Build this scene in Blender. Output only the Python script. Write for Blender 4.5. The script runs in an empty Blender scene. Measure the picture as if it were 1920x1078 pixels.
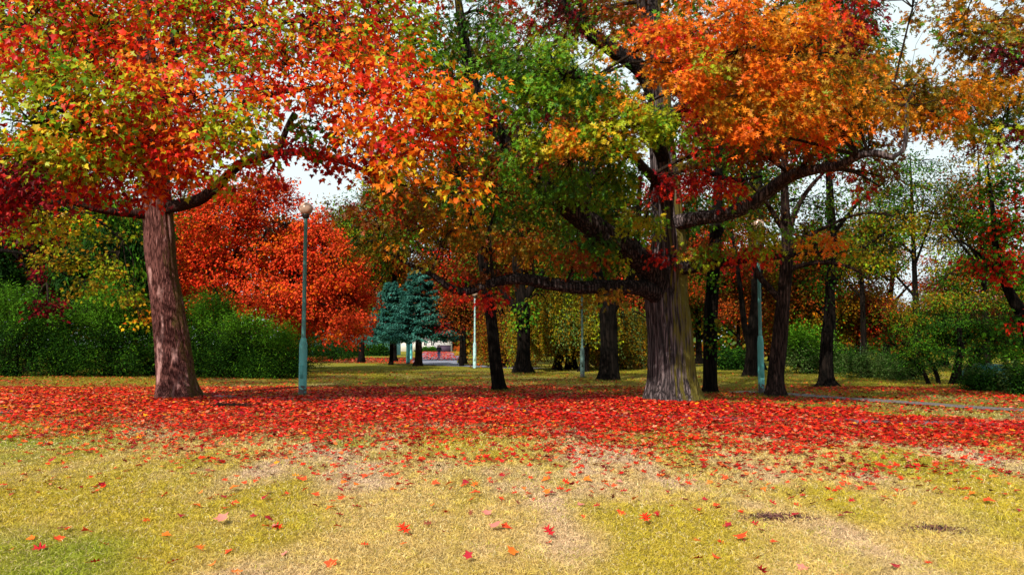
import bpy, math
import numpy as np
from math import radians, sin, cos, pi

# ------------------------------------------------------------------ camera, sky, sun, exposure
sc = bpy.context.scene
COL = sc.collection
CAM_H, PITCH, FPX = 1.5, radians(4.25), 1493.0
cam_d = bpy.data.cameras.new('camera')
cam_d.sensor_width = 36.0
cam_d.lens = 36.0 * FPX / 1920.0
cam_d.clip_end = 2000.0
cam = bpy.data.objects.new('camera', cam_d)
cam.location = (0, 0, CAM_H)
cam.rotation_euler = (pi / 2 + PITCH, 0, 0)
COL.objects.link(cam)
sc.camera = cam

SUN_EL, SUN_AZ = radians(37), radians(-26)     # the sun stands behind the camera, over its left shoulder
world = bpy.data.worlds.new('World')
sc.world = world
world.use_nodes = True
wn, wl = world.node_tree.nodes, world.node_tree.links
wn.clear()
wo = wn.new('ShaderNodeOutputWorld')
bg = wn.new('ShaderNodeBackground')
sky = wn.new('ShaderNodeTexSky')
sky.sky_type = 'NISHITA'
sky.sun_disc = False
sky.sun_elevation = SUN_EL
# horizontal direction towards the sun
SX, SY = sin(SUN_AZ), -cos(SUN_AZ)
sky.sun_rotation = math.atan2(SX, SY)
sky.air_density = 1.0
sky.dust_density = 2.0
tc = wn.new('ShaderNodeTexCoord')
nz = wn.new('ShaderNodeTexNoise')
nz.inputs['Scale'].default_value = 2.2
nz.inputs['Detail'].default_value = 6
nz.inputs['Roughness'].default_value = .6
mp = wn.new('ShaderNodeMapping')
mp.inputs['Scale'].default_value = (1, 1, 2.6)
rp = wn.new('ShaderNodeValToRGB')
rp.color_ramp.elements[0].position = .36
rp.color_ramp.elements[1].position = .56
mx = wn.new('ShaderNodeMixRGB')
mx.inputs[2].default_value = (8.5, 9.8, 10.0, 1)
wl.new(tc.outputs['Generated'], mp.inputs['Vector'])
wl.new(mp.outputs[0], nz.inputs['Vector'])
wl.new(nz.outputs['Fac'], rp.inputs['Fac'])
sx_ = wn.new('ShaderNodeSeparateXYZ')
mr_ = wn.new('ShaderNodeMapRange')          # bright cloud bank low down, clearer overhead
mr_.inputs['From Min'].default_value = .30
mr_.inputs['From Max'].default_value = .75
mr_.inputs['To Min'].default_value = .55
mr_.inputs['To Max'].default_value = -.35
ad_ = wn.new('ShaderNodeMath')
ad_.operation = 'ADD'
ad_.use_clamp = True
wl.new(tc.outputs['Generated'], sx_.inputs[0])
wl.new(sx_.outputs[2], mr_.inputs['Value'])
wl.new(rp.outputs['Color'], ad_.inputs[0])
wl.new(mr_.outputs[0], ad_.inputs[1])
wl.new(ad_.outputs[0], mx.inputs[0])
wl.new(sky.outputs[0], mx.inputs[1])
wl.new(mx.outputs[0], bg.inputs['Color'])
bg.inputs['Strength'].default_value = 0.085
wl.new(bg.outputs[0], wo.inputs['Surface'])

sun_d = bpy.data.lights.new('sun', 'SUN')
sun_d.energy = 5.0
sun_d.angle = radians(.6)
sun_d.color = (1.0, .93, .80)
sun = bpy.data.objects.new('sun', sun_d)
COL.objects.link(sun)
from mathutils import Vector
sdir = Vector((SX * cos(SUN_EL), SY * cos(SUN_EL), sin(SUN_EL)))
sun.rotation_euler = sdir.to_track_quat('Z', 'Y').to_euler()
sun.location = (-20, -40, 40)

sc.view_settings.view_transform = 'Standard'
sc.view_settings.look = 'None'
sc.view_settings.exposure = 0.35
sc.view_settings.gamma = 1.0
sc.cycles.max_bounces = 5
sc.cycles.diffuse_bounces = 3
sc.cycles.glossy_bounces = 2
sc.cycles.transmission_bounces = 3
sc.cycles.sample_clamp_indirect = 4.0

# ------------------------------------------------------------------ helpers
rng = np.random.default_rng(7)
CP, SP = cos(PITCH), sin(PITCH)


def W(px, py, Y):
    """world point at world-y = Y on the line of sight through a photo pixel"""
    u, v = (px - 960) / FPX, (539 - py) / FPX
    dy, dz = CP - v * SP, SP + v * CP
    t = Y / dy
    return np.array([u * t, Y, CAM_H + dz * t])


def G(px, py):
    """ground point under a photo pixel"""
    px, py = np.asarray(px, float), np.asarray(py, float)
    u, v = (px - 960) / FPX, (539 - py) / FPX
    dy, dz = CP - v * SP, SP + v * CP
    t = -CAM_H / dz
    return u * t, dy * t


def PX(x, y):
    """photo pixel of a ground point"""
    d = np.maximum(y * CP - CAM_H * SP, .2)
    v = (-y * SP - CAM_H * CP) / d
    return 960 + FPX * x / d, 539 - FPX * v


_T = rng.random((32, 32, 32))


def noise(p, s=1.0):
    p = np.asarray(p, float) * s + 100.0
    i = np.floor(p).astype(int)
    f = p - i
    f = f * f * (3 - 2 * f)
    r = 0
    for a in (0, 1):
        for b in (0, 1):
            for c in (0, 1):
                w = (f[..., 0] if a else 1 - f[..., 0]) * (f[..., 1] if b else 1 - f[..., 1]) * (f[..., 2] if c else 1 - f[..., 2])
                r = r + w * _T[(i[..., 0] + a) % 32, (i[..., 1] + b) % 32, (i[..., 2] + c) % 32]
    return r


def fbm(p, s=1.0, o=3):
    r, a, t = 0, 1.0, 0
    for k in range(o):
        r = r + a * noise(p, s * 2.03 ** k)
        t += a
        a *= .5
    return r / t


def n2(x, y, s, off=0.0, o=3):
    return fbm(np.stack([x, y, np.full_like(x, off)], -1), s, o)


def ground_z(x, y):
    return (n2(x, y, .12, 3.3) - .5) * .10 * np.clip((np.abs(y) - 2) / 12, 0, 1) + (n2(x, y, .9, 9.1, 2) - .5) * .02


def unit(v):
    return v / np.maximum(np.linalg.norm(v, axis=-1, keepdims=True), 1e-9)


class MB:
    """collects vertices / faces / vertex colours and links them as one mesh"""

    def __init__(self):
        self.v, self.f, self.c, self.n = [], [], [], 0

    def add(self, v, f, c=None):
        v = np.asarray(v, float).reshape(-1, 3)
        self.v.append(v)
        for ff in (f if isinstance(f, list) else [f]):
            self.f.append(np.asarray(ff, int) + self.n)
        if c is None:
            c = np.ones((len(v), 3)) * .5
        self.c.append(np.broadcast_to(c, (len(v), 3)))
        self.n += len(v)

    def box(self, x0, x1, y0, y1, z0, z1, c=None):
        v = [(x, y, z) for x in (x0, x1) for y in (y0, y1) for z in (z0, z1)]
        f = np.array([(0, 1, 3, 2), (4, 6, 7, 5), (0, 4, 5, 1), (2, 3, 7, 6), (0, 2, 6, 4), (1, 5, 7, 3)])
        self.add(v, f, c)

    def lathe(self, prof, cx, cy, seg=32, z0=0.0):
        a = np.arange(seg) * 2 * pi / seg
        v = []
        for r, z in prof:
            v.append(np.stack([cx + r * np.cos(a), cy + r * np.sin(a), np.full(seg, z + z0)], -1))
        v = np.concatenate(v)
        i = np.arange(seg)
        j = (i + 1) % seg
        fs = [np.stack([k * seg + i, k * seg + j, (k + 1) * seg + j, (k + 1) * seg + i], -1) for k in range(len(prof) - 1)]
        self.add(v, np.concatenate(fs))

    def build(self, name, mat, parent=None, colour=False, smooth=False, origin=None):
        v = np.concatenate(self.v)
        if parent is not None:
            origin = np.array(parent['_o']) if '_o' in parent else np.array(parent.location)
        if origin is not None:
            v = v - np.asarray(origin)
        me = bpy.data.meshes.new(name)
        me.vertices.add(len(v))
        me.vertices.foreach_set('co', v.astype(np.float32).ravel())
        tot = np.concatenate([np.full(len(f), f.shape[1]) for f in self.f])
        lv = np.concatenate([f.ravel() for f in self.f])
        me.loops.add(len(lv))
        me.loops.foreach_set('vertex_index', lv.astype(np.int32))
        me.polygons.add(len(tot))
        st = np.concatenate([[0], np.cumsum(tot)[:-1]])
        me.polygons.foreach_set('loop_start', st.astype(np.int32))
        me.polygons.foreach_set('loop_total', tot.astype(np.int32))
        if smooth:
            me.polygons.foreach_set('use_smooth', np.ones(len(tot), bool))
        if colour:
            a = me.attributes.new('tint', 'FLOAT_COLOR', 'POINT')
            c = np.concatenate(self.c)
            a.data.foreach_set('color', np.concatenate([c, np.ones((len(c), 1))], 1).astype(np.float32).ravel())
        me.update(calc_edges=True)
        me.materials.append(mat)
        o = bpy.data.objects.new(name, me)
        COL.objects.link(o)
        if parent is not None:
            o.parent = parent
            o['_o'] = [float(q) for q in origin]
        elif origin is not None:
            o.location = [float(q) for q in origin]
        return o


def tag(o, label, cat, group=None, kind=None):
    if label:
        o['label'] = label
    if cat:
        o['category'] = cat
    if group:
        o['group'] = group
    if kind:
        o['kind'] = kind
    return o


def thing(name, label, cat, loc, group=None):
    o = bpy.data.objects.new(name, None)
    o.empty_display_size = .2
    o.location = [float(q) for q in loc]
    COL.objects.link(o)
    return tag(o, label, cat, group)


def resample(pts, rad, step):
    pts, rad = np.asarray(pts, float), np.asarray(rad, float)
    P = np.vstack([2 * pts[0] - pts[1], pts, 2 * pts[-1] - pts[-2]])
    out, ro = [], []
    for k in range(len(pts) - 1):
        L = np.linalg.norm(pts[k + 1] - pts[k])
        m = max(2, int(L / step))
        t = np.linspace(0, 1, m, endpoint=False)[:, None]
        p0, p1, p2, p3 = P[k], P[k + 1], P[k + 2], P[k + 3]
        out.append(.5 * (2 * p1 + (p2 - p0) * t + (2 * p0 - 5 * p1 + 4 * p2 - p3) * t * t + (3 * p1 - p0 - 3 * p2 + p3) * t ** 3))
        tt = t[:, 0]
        ro.append(rad[k] + (rad[k + 1] - rad[k]) * tt)
    out.append(pts[-1:])
    ro.append(rad[-1:])
    return np.concatenate(out), np.concatenate(ro)


def tube(mb, pts, rad, seg=16, step=.2, ridge=0.0, flute=0.0, wob=0.0, rf=3.0, seed=0, flare=None):
    P, R = resample(pts, rad, step)
    n = len(P)
    T = unit(np.gradient(P, axis=0))
    u = np.cross(T[0], [0, 1, .03])
    u = u / np.linalg.norm(u)
    U = [u]
    for k in range(1, n):
        w = U[-1] - T[k] * np.dot(U[-1], T[k])
        U.append(w / np.linalg.norm(w))
    U = np.array(U)
    V = np.cross(T, U)
    a = np.arange(seg) * 2 * pi / seg
    s = np.concatenate([[0], np.cumsum(np.linalg.norm(np.diff(P, axis=0), axis=1))])
    A, S = np.meshgrid(a, s)
    r = R[:, None] * np.ones_like(A)
    q = np.stack([np.cos(A) * rf + seed * 3.1, np.sin(A) * rf + 7, S * .55], -1)
    if ridge:
        q2 = np.stack([np.cos(A) * rf * 2.7, np.sin(A) * rf * 2.7, S * .8 + seed], -1)
        r = r * (1 + ridge * (1 - 2 * np.abs(2 * noise(q, 1.0) - 1)) + ridge * .8 * (.5 - np.abs(2 * noise(q2, 1.3) - 1)))
    if wob:
        q = np.stack([np.cos(A) * .9 + seed, np.sin(A) * .9, S * .5 / max(R[0], .1) * .35], -1)
        r = r * (1 + wob * (noise(q, 1.1) - .5) * 2)
    if flute:
        ph = 2.5 * np.sin(S * .12 + seed)
        r = r * (1 + flute * (np.cos(5 * A + ph) * .6 + np.cos(3 * A + 1.3 + seed) * .5))
    if flare:
        fh, fa = flare
        z = np.clip(1 - S / fh, 0, 1) ** 2.2
        r = r * (1 + fa * z * (.75 + .5 * np.cos(5 * A + seed * 1.7) + .3 * np.cos(8 * A + seed)))
    v = P[:, None, :] + r[..., None] * (np.cos(A)[..., None] * U[:, None, :] + np.sin(A)[..., None] * V[:, None, :])
    v = v.reshape(-1, 3)
    i = np.arange(seg)
    j = (i + 1) % seg
    f = np.concatenate([np.stack([k * seg + i, k * seg + j, (k + 1) * seg + j, (k + 1) * seg + i], -1) for k in range(n - 1)])
    base = len(v)
    v = np.vstack([v, P[-1:] + T[-1:] * R[-1] * .3])
    cap = np.stack([(n - 1) * seg + i, (n - 1) * seg + j, np.full(seg, base)], -1)
    mb.add(v, [f, cap])


def twigs(mb, A, B, r0, r1, sag=0.0, jit=.08, rings=6, seg=4):
    """many thin curved branches at once"""
    A, B = np.asarray(A, float), np.asarray(B, float)
    m = len(A)
    if m == 0:
        return
    D = B - A
    L = np.linalg.norm(D, axis=1)
    t = np.linspace(0, 1, rings)
    U = unit(np.cross(D, [.13, .2, 1.0]))
    V = unit(np.cross(D, U))
    C = A[:, None] + D[:, None] * t[None, :, None]
    arc = (4 * t * (1 - t))[None, :, None]
    C = C + arc * (np.array([0, 0, 1.0]) * np.asarray(sag * L).reshape(-1, 1))[:, None, :]
    j1 = rng.normal(0, 1, (m, rings, 3)) * jit * L[:, None, None] * arc * .5
    C = C + j1
    r = np.asarray(r0).reshape(-1, 1) * (1 - t) + np.asarray(r1).reshape(-1, 1) * t
    a = np.arange(seg) * 2 * pi / seg
    v = C[:, :, None] + r[:, :, None, None] * (np.cos(a)[None, None, :, None] * U[:, None, None] + np.sin(a)[None, None, :, None] * V[:, None, None])
    v = v.reshape(-1, 3)
    i = np.arange(seg)
    j = (i + 1) % seg
    one = np.concatenate([np.stack([k * seg + i, k * seg + j, (k + 1) * seg + j, (k + 1) * seg + i], -1) for k in range(rings - 1)])
    f = (one[None] + (np.arange(m) * rings * seg)[:, None, None]).reshape(-1, 4)
    mb.add(v, f)


def mirror(half):
    return half + [(-x, y) for x, y in half[::-1] if x != 0]


SHAPES = {
    'star': (mirror([(0, .02), (.30, -.05), (.27, .18), (.52, .46), (.24, .53), (0, 1.0)]), (0, .36)),
    'oak': (mirror([(0, 0), (.05, .16), (.28, .16), (.06, .34), (.48, .50), (.07, .60), (.34, .92), (.05, .82), (0, 1.1)]), (0, .48)),
    'kite': ([(0, 0), (.34, .42), (0, 1.0), (-.34, .42)], None),
    'long': ([(0, 0), (.17, .4), (0, 1.0), (-.17, .4)], None),
    'hex': ([(0, 0), (.36, .25), (.28, .7), (0, 1.0), (-.28, .7), (-.36, .25)], None),
}


def leaves(mb, pos, d, n, size, col, shape='star', fold=None, curl=None):
    ring, ctr = SHAPES[shape]
    m = len(pos)
    if m == 0:
        return
    d = unit(d)
    s = unit(np.cross(d, n))
    n = np.cross(s, d)
    tp = np.array(ring + ([ctr] if ctr else []))
    k = len(tp)
    fold = rng.uniform(.05, .65, m) if fold is None else fold
    curl = rng.uniform(-.1, .55, m) if curl is None else curl
    z = fold[:, None] * np.abs(tp[:, 0])[None] - curl[:, None] * (tp[:, 1] ** 2)[None]
    size = np.asarray(size)
    v = pos[:, None] + size[:, None, None] * (tp[None, :, 0, None] * s[:, None] + tp[None, :, 1, None] * d[:, None] + z[..., None] * n[:, None])
    r = len(ring)
    if ctr:
        i = np.arange(r)
        one = np.stack([i, (i + 1) % r, np.full(r, r)], -1)
    elif r == 4:
        one = np.array([(0, 1, 2), (0, 2, 3)])
    else:
        one = np.array([(0, 1, 2, 3), (0, 3, 4, 5)])
    f = (one[None] + (np.arange(m) * k)[:, None, None]).reshape(-1, one.shape[1])
    mb.add(v.reshape(-1, 3), f, np.repeat(col, k, 0))


# ---- leaf colours, linear reflectance
C = dict(
    red=(.50, .012, .010), scarlet=(.68, .030, .008), orange=(.84, .16, .008), amber=(.80, .27, .010), yellow=(.60, .42, .015),
    lime=(.33, .39, .012), green=(.12, .29, .012), dgreen=(.035, .12, .008), deep=(.014, .050, .008), crimson=(.24, .006, .014),
    maroon=(.10, .005, .010), olive=(.19, .155, .010), brown=(.17, .055, .012), rust=(.34, .065, .008), ochre=(.38, .19, .010),
    teal=(.040, .19, .15), tealpale=(.12, .37, .30), pink=(.58, .18, .15), straw=(.62, .46, .16), sage=(.11, .18, .045), bright=(.13, .34, .018), flame=(.92, .085, .022))
PAL = {
    'left': [('lime', 4), ('yellow', 1.5), ('orange', 2.5), ('scarlet', 2.5), ('red', 2.5), ('green', 1.5), ('crimson', .8)],
    'leftred': [('red', 4), ('scarlet', 4), ('orange', 3), ('crimson', 1.5), ('lime', .8)],
    'leftorange': [('orange', 4), ('scarlet', 4), ('amber', 1.5), ('yellow', .7), ('lime', 1.2), ('red', 2.5)],
    'leftlime': [('lime', 6), ('yellow', 2.5), ('green', 2), ('orange', 1.2), ('scarlet', .6)],
    'backred': [('red', 2.5), ('crimson', 3), ('maroon', 1.5), ('rust', 2), ('olive', 2), ('dgreen', 1.5)],
    'gold': [('amber', 4), ('orange', 3), ('yellow', 3), ('lime', 1.5)],
    'crimson': [('crimson', 5), ('maroon', 2), ('red', 1.5)],
    'deepred': [('maroon', 4), ('crimson', 2.5), ('dgreen', 1)],
    'oakgreen': [('green', 6), ('lime', 2.5), ('dgreen', 2)],
    'oaklime': [('lime', 5), ('green', 3), ('yellow', 1.5), ('amber', .5)],
    'oakorange': [('orange', 6), ('amber', 3), ('scarlet', 1.0)],
    'oakamber': [('amber', 4), ('ochre', 3), ('orange', 2), ('lime', .7)],
    'oakolive': [('ochre', 4), ('olive', 3), ('amber', 1.5), ('rust', 1), ('green', .8)],
    'oakrust': [('rust', 4), ('olive', 2.5), ('brown', 2), ('scarlet', 1), ('green', 1)],
    'oakred': [('red', 4), ('scarlet', 2), ('crimson', 2)],
    'dim': [('olive', 4), ('brown', 2), ('dgreen', 2), ('rust', 1.2)],
    'dimgreen': [('dgreen', 4), ('green', 2), ('olive', 2)],
    'redmaple': [('flame', 6), ('scarlet', 2.5), ('orange', 1.6), ('rust', .6)],
    'hedge': [('dgreen', 4), ('green', 1), ('deep', 3)],
    'hedgedark': [('deep', 4), ('dgreen', 3)],
    'hedgelight': [('bright', 5), ('green', 3), ('dgreen', 2.5)],
    'spruce': [('teal', 5), ('tealpale', 2), ('deep', 1)],
    'conifer': [('deep', 5), ('dgreen', 2)],
    'pine': [('deep', 2), ('dgreen', 3), ('sage', 3)],
    'weep': [('olive', 4), ('ochre', 3.5), ('sage', 1.5), ('brown', 3)],
    'weepgreen': [('sage', 4), ('olive', 4), ('ochre', 1.5)],
    'rusty': [('rust', 4), ('brown', 3), ('olive', 2), ('orange', .6)],
    'brownred': [('rust', 3), ('scarlet', 1.5), ('brown', 3), ('crimson', 1)],
    'yellowgreen': [('lime', 3), ('olive', 3), ('ochre', 3), ('green', 1)],
    'acacia': [('dgreen', 4), ('green', 1.5), ('deep', 2.5), ('olive', .6)],
    'acaciatop': [('olive', 3), ('ochre', 2), ('green', 2)],
    'sage': [('sage', 4), ('dgreen', 2)],
    'plum': [('crimson', 2), ('brown', 3), ('pink', 1), ('rust', 1)],
    'redgreen': [('scarlet', 3), ('red', 2), ('dgreen', 3), ('green', 1.2)],
}


def pick(pal, k):
    names, w = zip(*PAL[pal])
    w = np.array(w) / sum(w)
    cols = np.array([C[n_] for n_ in names])
    return cols[rng.choice(len(names), k, p=w)]


def spray_leaves(mb, cen, outw, pal, m, rad, size, shape, flat=.35, coh=.55, droop=.4, facing=.5):
    """a spray: m leaves round each centre, in a loose drooping disc"""
    K = len(cen)
    if K == 0:
        return
    base = pick(pal, K)
    c = np.repeat(base, m, 0)
    own = pick(pal, K * m)
    c = np.where(rng.random((K * m, 1)) < coh, c, own)
    c = c * rng.uniform(.72, 1.25, (K * m, 1)) * (1 + rng.normal(0, .06, (K * m, 3)))
    c = np.clip(c, 0.003, .92)
    ang = rng.uniform(0, 2 * pi, K * m)
    rr = rad * np.sqrt(rng.random(K * m)) * np.repeat(rng.uniform(.6, 1.25, K), m)
    O = np.repeat(outw, m, 0)
    off = np.stack([np.cos(ang) * rr, np.sin(ang) * rr, rng.normal(0, flat * rad, K * m) - .25 * rr * rr / rad], -1)
    tilt = np.repeat(rng.normal(0, .22, (K, 2)), m, 0)
    off[:, 2] += off[:, 0] * tilt[:, 0] + off[:, 1] * tilt[:, 1]
    pos = np.repeat(cen, m, 0) + off
    d = unit(off * [1, 1, .3]) * .8 + O * .35 + np.array([0, 0, -droop]) + rng.normal(0, .42, (K * m, 3))
    n = np.array([0, 0, .75]) + O * facing + rng.normal(0, .5, (K * m, 3))
    leaves(mb, pos, d, n, size * rng.uniform(.65, 1.15, K * m), c, shape)


def in_ball(k, shell=.45):
    u = unit(rng.normal(0, 1, (k, 3)))
    return u * (rng.random((k, 1)) ** shell)


# ------------------------------------------------------------------ materials
def mat_new(name):
    m = bpy.data.materials.new(name)
    m.use_nodes = True
    nt = m.node_tree
    nt.nodes.clear()
    out = nt.nodes.new('ShaderNodeOutputMaterial')
    return m, nt.nodes, nt.links, out


def leaf_mat(name, trans=.35, rough=.5, spec=.35, gain=1.0):
    m, N, L, out = mat_new(name)
    a = N.new('ShaderNodeAttribute')
    a.attribute_name = 'tint'
    no = N.new('ShaderNodeTexNoise')
    no.inputs['Scale'].default_value = 9
    no.inputs['Detail'].default_value = 2
    t = N.new('ShaderNodeTexCoord')
    L.new(t.outputs['Object'], no.inputs['Vector'])
    r = N.new('ShaderNodeMapRange')
    r.inputs['To Min'].default_value = .75 * gain
    r.inputs['To Max'].default_value = 1.25 * gain
    L.new(no.outputs['Fac'], r.inputs['Value'])
    v = N.new('ShaderNodeVectorMath')
    v.operation = 'SCALE'
    L.new(a.outputs['Color'], v.inputs[0])
    L.new(r.outputs[0], v.inputs['Scale'])
    p = N.new('ShaderNodeBsdfPrincipled')
    p.inputs['Roughness'].default_value = rough
    p.inputs['Specular IOR Level'].default_value = spec
    tr = N.new('ShaderNodeBsdfTranslucent')
    mix = N.new('ShaderNodeMixShader')
    mix.inputs[0].default_value = trans
    L.new(v.outputs[0], p.inputs['Base Color'])
    L.new(v.outputs[0], tr.inputs['Color'])
    L.new(p.outputs[0], mix.inputs[1])
    L.new(tr.outputs[0], mix.inputs[2])
    L.new(mix.outputs[0], out.inputs['Surface'])
    return m


def bark_mat(name, dark, light, moss=None, moss_dir=(1, 0), moss_at=.2, scale=7.0, bump=.6, patch=None, zs=.09, edge=.22, spec=.06):
    m, N, L, out = mat_new(name)
    t = N.new('ShaderNodeTexCoord')
    mp_ = N.new('ShaderNodeMapping')
    mp_.inputs['Scale'].default_value = (scale, scale, scale * zs)
    L.new(t.outputs['Object'], mp_.inputs['Vector'])
    n1 = N.new('ShaderNodeTexNoise')
    n1.inputs['Scale'].default_value = 1.6
    n1.inputs['Detail'].default_value = 8
    n1.inputs['Roughness'].default_value = .65
    n1.inputs['Distortion'].default_value = .6
    L.new(mp_.outputs[0], n1.inputs['Vector'])
    vo = N.new('ShaderNodeTexVoronoi')
    vo.feature = 'DISTANCE_TO_EDGE'
    vo.inputs['Scale'].default_value = 1.5
    wv = N.new('ShaderNodeVectorMath')
    wv.operation = 'ADD'
    L.new(mp_.outputs[0], wv.inputs[0])
    L.new(n1.outputs['Color'], wv.inputs[1])
    L.new(wv.outputs[0], vo.inputs['Vector'])
    mr = N.new('ShaderNodeMapRange')
    mr.inputs['From Max'].default_value = edge
    L.new(vo.outputs['Distance'], mr.inputs['Value'])
    mu = N.new('ShaderNodeMath')
    mu.operation = 'MULTIPLY'
    L.new(mr.outputs[0], mu.inputs[0])
    L.new(n1.outputs['Fac'], mu.inputs[1])
    cr = N.new('ShaderNodeValToRGB')
    cr.color_ramp.elements[0].position = .05
    cr.color_ramp.elements[0].color = (*dark, 1)
    cr.color_ramp.elements[1].position = .62
    cr.color_ramp.elements[1].color = (*light, 1)
    L.new(mu.outputs[0], cr.inputs['Fac'])
    colr = cr.outputs['Color']
    if patch:
        n3 = N.new('ShaderNodeTexNoise')
        n3.inputs['Scale'].default_value = 1.7
        n3.inputs['Detail'].default_value = 4
        mp3 = N.new('ShaderNodeMapping')
        mp3.inputs['Scale'].default_value = (2.2, 2.2, .7)
        L.new(t.outputs['Object'], mp3.inputs['Vector'])
        L.new(mp3.outputs[0], n3.inputs['Vector'])
        r3 = N.new('ShaderNodeValToRGB')
        r3.color_ramp.elements[0].position = .56
        r3.color_ramp.elements[1].position = .64
        L.new(n3.outputs['Fac'], r3.inputs['Fac'])
        mm = N.new('ShaderNodeMixRGB')
        mm.inputs[2].default_value = (*patch, 1)
        L.new(r3.outputs['Color'], mm.inputs[0])
        L.new(colr, mm.inputs[1])
        colr = mm.outputs[0]
    if moss:
        dt = N.new('ShaderNodeVectorMath')
        dt.operation = 'DOT_PRODUCT'
        g = N.new('ShaderNodeNewGeometry')
        L.new(g.outputs['Normal'], dt.inputs[0])
        dt.inputs[1].default_value = (moss_dir[0], moss_dir[1], .15)
        n4 = N.new('ShaderNodeTexNoise')
        n4.inputs['Scale'].default_value = 2.3
        n4.inputs['Detail'].default_value = 6
        mp4 = N.new('ShaderNodeMapping')
        mp4.inputs['Scale'].default_value = (3, 3, .8)
        L.new(t.outputs['Object'], mp4.inputs['Vector'])
        L.new(mp4.outputs[0], n4.inputs['Vector'])
        ad = N.new('ShaderNodeMath')
        ad.operation = 'MULTIPLY_ADD'
        L.new(n4.outputs['Fac'], ad.inputs[0])
        ad.inputs[1].default_value = 1.6
        L.new(dt.outputs['Value'], ad.inputs[2])
        r4 = N.new('ShaderNodeMapRange')
        r4.inputs['From Min'].default_value = .8 + moss_at
        r4.inputs['From Max'].default_value = 1.25 + moss_at
        r4.inputs['To Max'].default_value = .85
        L.new(ad.outputs[0], r4.inputs['Value'])
        mm = N.new('ShaderNodeMixRGB')
        mm.inputs[2].default_value = (*moss, 1)
        L.new(r4.outputs[0], mm.inputs[0])
        L.new(colr, mm.inputs[1])
        colr = mm.outputs[0]
    p = N.new('ShaderNodeBsdfPrincipled')
    p.inputs['Roughness'].default_value = .95
    p.inputs['Specular IOR Level'].default_value = spec
    bp = N.new('ShaderNodeBump')
    bp.inputs['Strength'].default_value = bump
    bp.inputs['Distance'].default_value = .06
    L.new(mu.outputs[0], bp.inputs['Height'])
    L.new(bp.outputs[0], p.inputs['Normal'])
    L.new(colr, p.inputs['Base Color'])
    L.new(p.outputs[0], out.inputs['Surface'])
    return m


def paint_mat(name, col, rough=.5, var=.15, scale=6.0, stain=None, stain_z=None, bump=.05):
    """painted / plastered surface with blotches; optional flaking stain below a height"""
    m, N, L, out = mat_new(name)
    t = N.new('ShaderNodeTexCoord')
    n1 = N.new('ShaderNodeTexNoise')
    n1.inputs['Scale'].default_value = scale
    n1.inputs['Detail'].default_value = 6
    L.new(t.outputs['Object'], n1.inputs['Vector'])
    cr = N.new('ShaderNodeValToRGB')
    cr.color_ramp.elements[0].position = .3
    cr.color_ramp.elements[1].position = .7
    cr.color_ramp.elements[0].color = (*[c * (1 - var) for c in col], 1)
    cr.color_ramp.elements[1].color = (*[min(1, c * (1 + var)) for c in col], 1)
    L.new(n1.outputs['Fac'], cr.inputs['Fac'])
    colr = cr.outputs['Color']
    if stain:
        n2_ = N.new('ShaderNodeTexNoise')
        n2_.inputs['Scale'].default_value = scale * 2.2
        n2_.inputs['Detail'].default_value = 5
        L.new(t.outputs['Object'], n2_.inputs['Vector'])
        fac = n2_.outputs['Fac']
        lo, hi = .60, .64
        if stain_z is not None:
            sx = N.new('ShaderNodeSeparateXYZ')
            L.new(t.outputs['Object'], sx.inputs[0])
            mr = N.new('ShaderNodeMapRange')
            mr.inputs['From Min'].default_value = stain_z[0]
            mr.inputs['From Max'].default_value = stain_z[1]
            mr.inputs['To Min'].default_value = .5
            mr.inputs['To Max'].default_value = 0
            L.new(sx.outputs[2], mr.inputs['Value'])
            ad = N.new('ShaderNodeMath')
            ad.operation = 'ADD'
            L.new(mr.outputs[0], ad.inputs[0])
            L.new(fac, ad.inputs[1])
            fac = ad.outputs[0]
            lo, hi = .72, .78
        r2 = N.new('ShaderNodeMapRange')
        r2.inputs['From Min'].default_value = lo
        r2.inputs['From Max'].default_value = hi
        L.new(fac, r2.inputs['Value'])
        mm = N.new('ShaderNodeMixRGB')
        mm.inputs[2].default_value = (*stain, 1)
        L.new(r2.outputs[0], mm.inputs[0])
        L.new(colr, mm.inputs[1])
        colr = mm.outputs[0]
    p = N.new('ShaderNodeBsdfPrincipled')
    p.inputs['Roughness'].default_value = rough
    L.new(colr, p.inputs['Base Color'])
    bp = N.new('ShaderNodeBump')
    bp.inputs['Strength'].default_value = bump * 4
    bp.inputs['Distance'].default_value = .01
    L.new(n1.outputs['Fac'], bp.inputs['Height'])
    L.new(bp.outputs[0], p.inputs['Normal'])
    L.new(p.outputs[0], out.inputs['Surface'])
    return m


M_LEAF = leaf_mat('leaf_near', .36, .45, .22)
M_LEAFBG = leaf_mat('leaf_far', .25, .8, .06, .78)
M_LITTER = leaf_mat('leaf_litter', .12, .6, .10)
M_GRASS = leaf_mat('grass_blades', .30, .6, .25)
M_PINKBARK = bark_mat('bark_pinkish', (.045, .016, .014), (.26, .105, .092), moss=(.10, .085, .015), moss_dir=(.8, .1), moss_at=.45, scale=19, bump=.8, patch=(.46, .25, .23))
M_OAKBARK = bark_mat('bark_fissured_grey', (.020, .016, .017), (.29, .22, .225), moss=(.14, .115, .018), moss_dir=(.9, -.10), moss_at=.12, scale=9, bump=1.0, zs=.045, edge=.42)
M_DARKBARK = bark_mat('bark_dark', (.003, .0025, .002), (.014, .0095, .0075), moss=(.018, .02, .005), moss_dir=(.6, 0), moss_at=.6, scale=6, bump=.8)  # near-black bark; the shade under the crowns is put into its colour
M_OAKLIMB = bark_mat('bark_shadowed_grey', (.007, .006, .006), (.075, .055, .052), moss=(.05, .045, .010), moss_dir=(.5, 0), moss_at=.55, scale=9, bump=1.0)  # darkened copy of the oak bark, limb shade put into the colour
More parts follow.
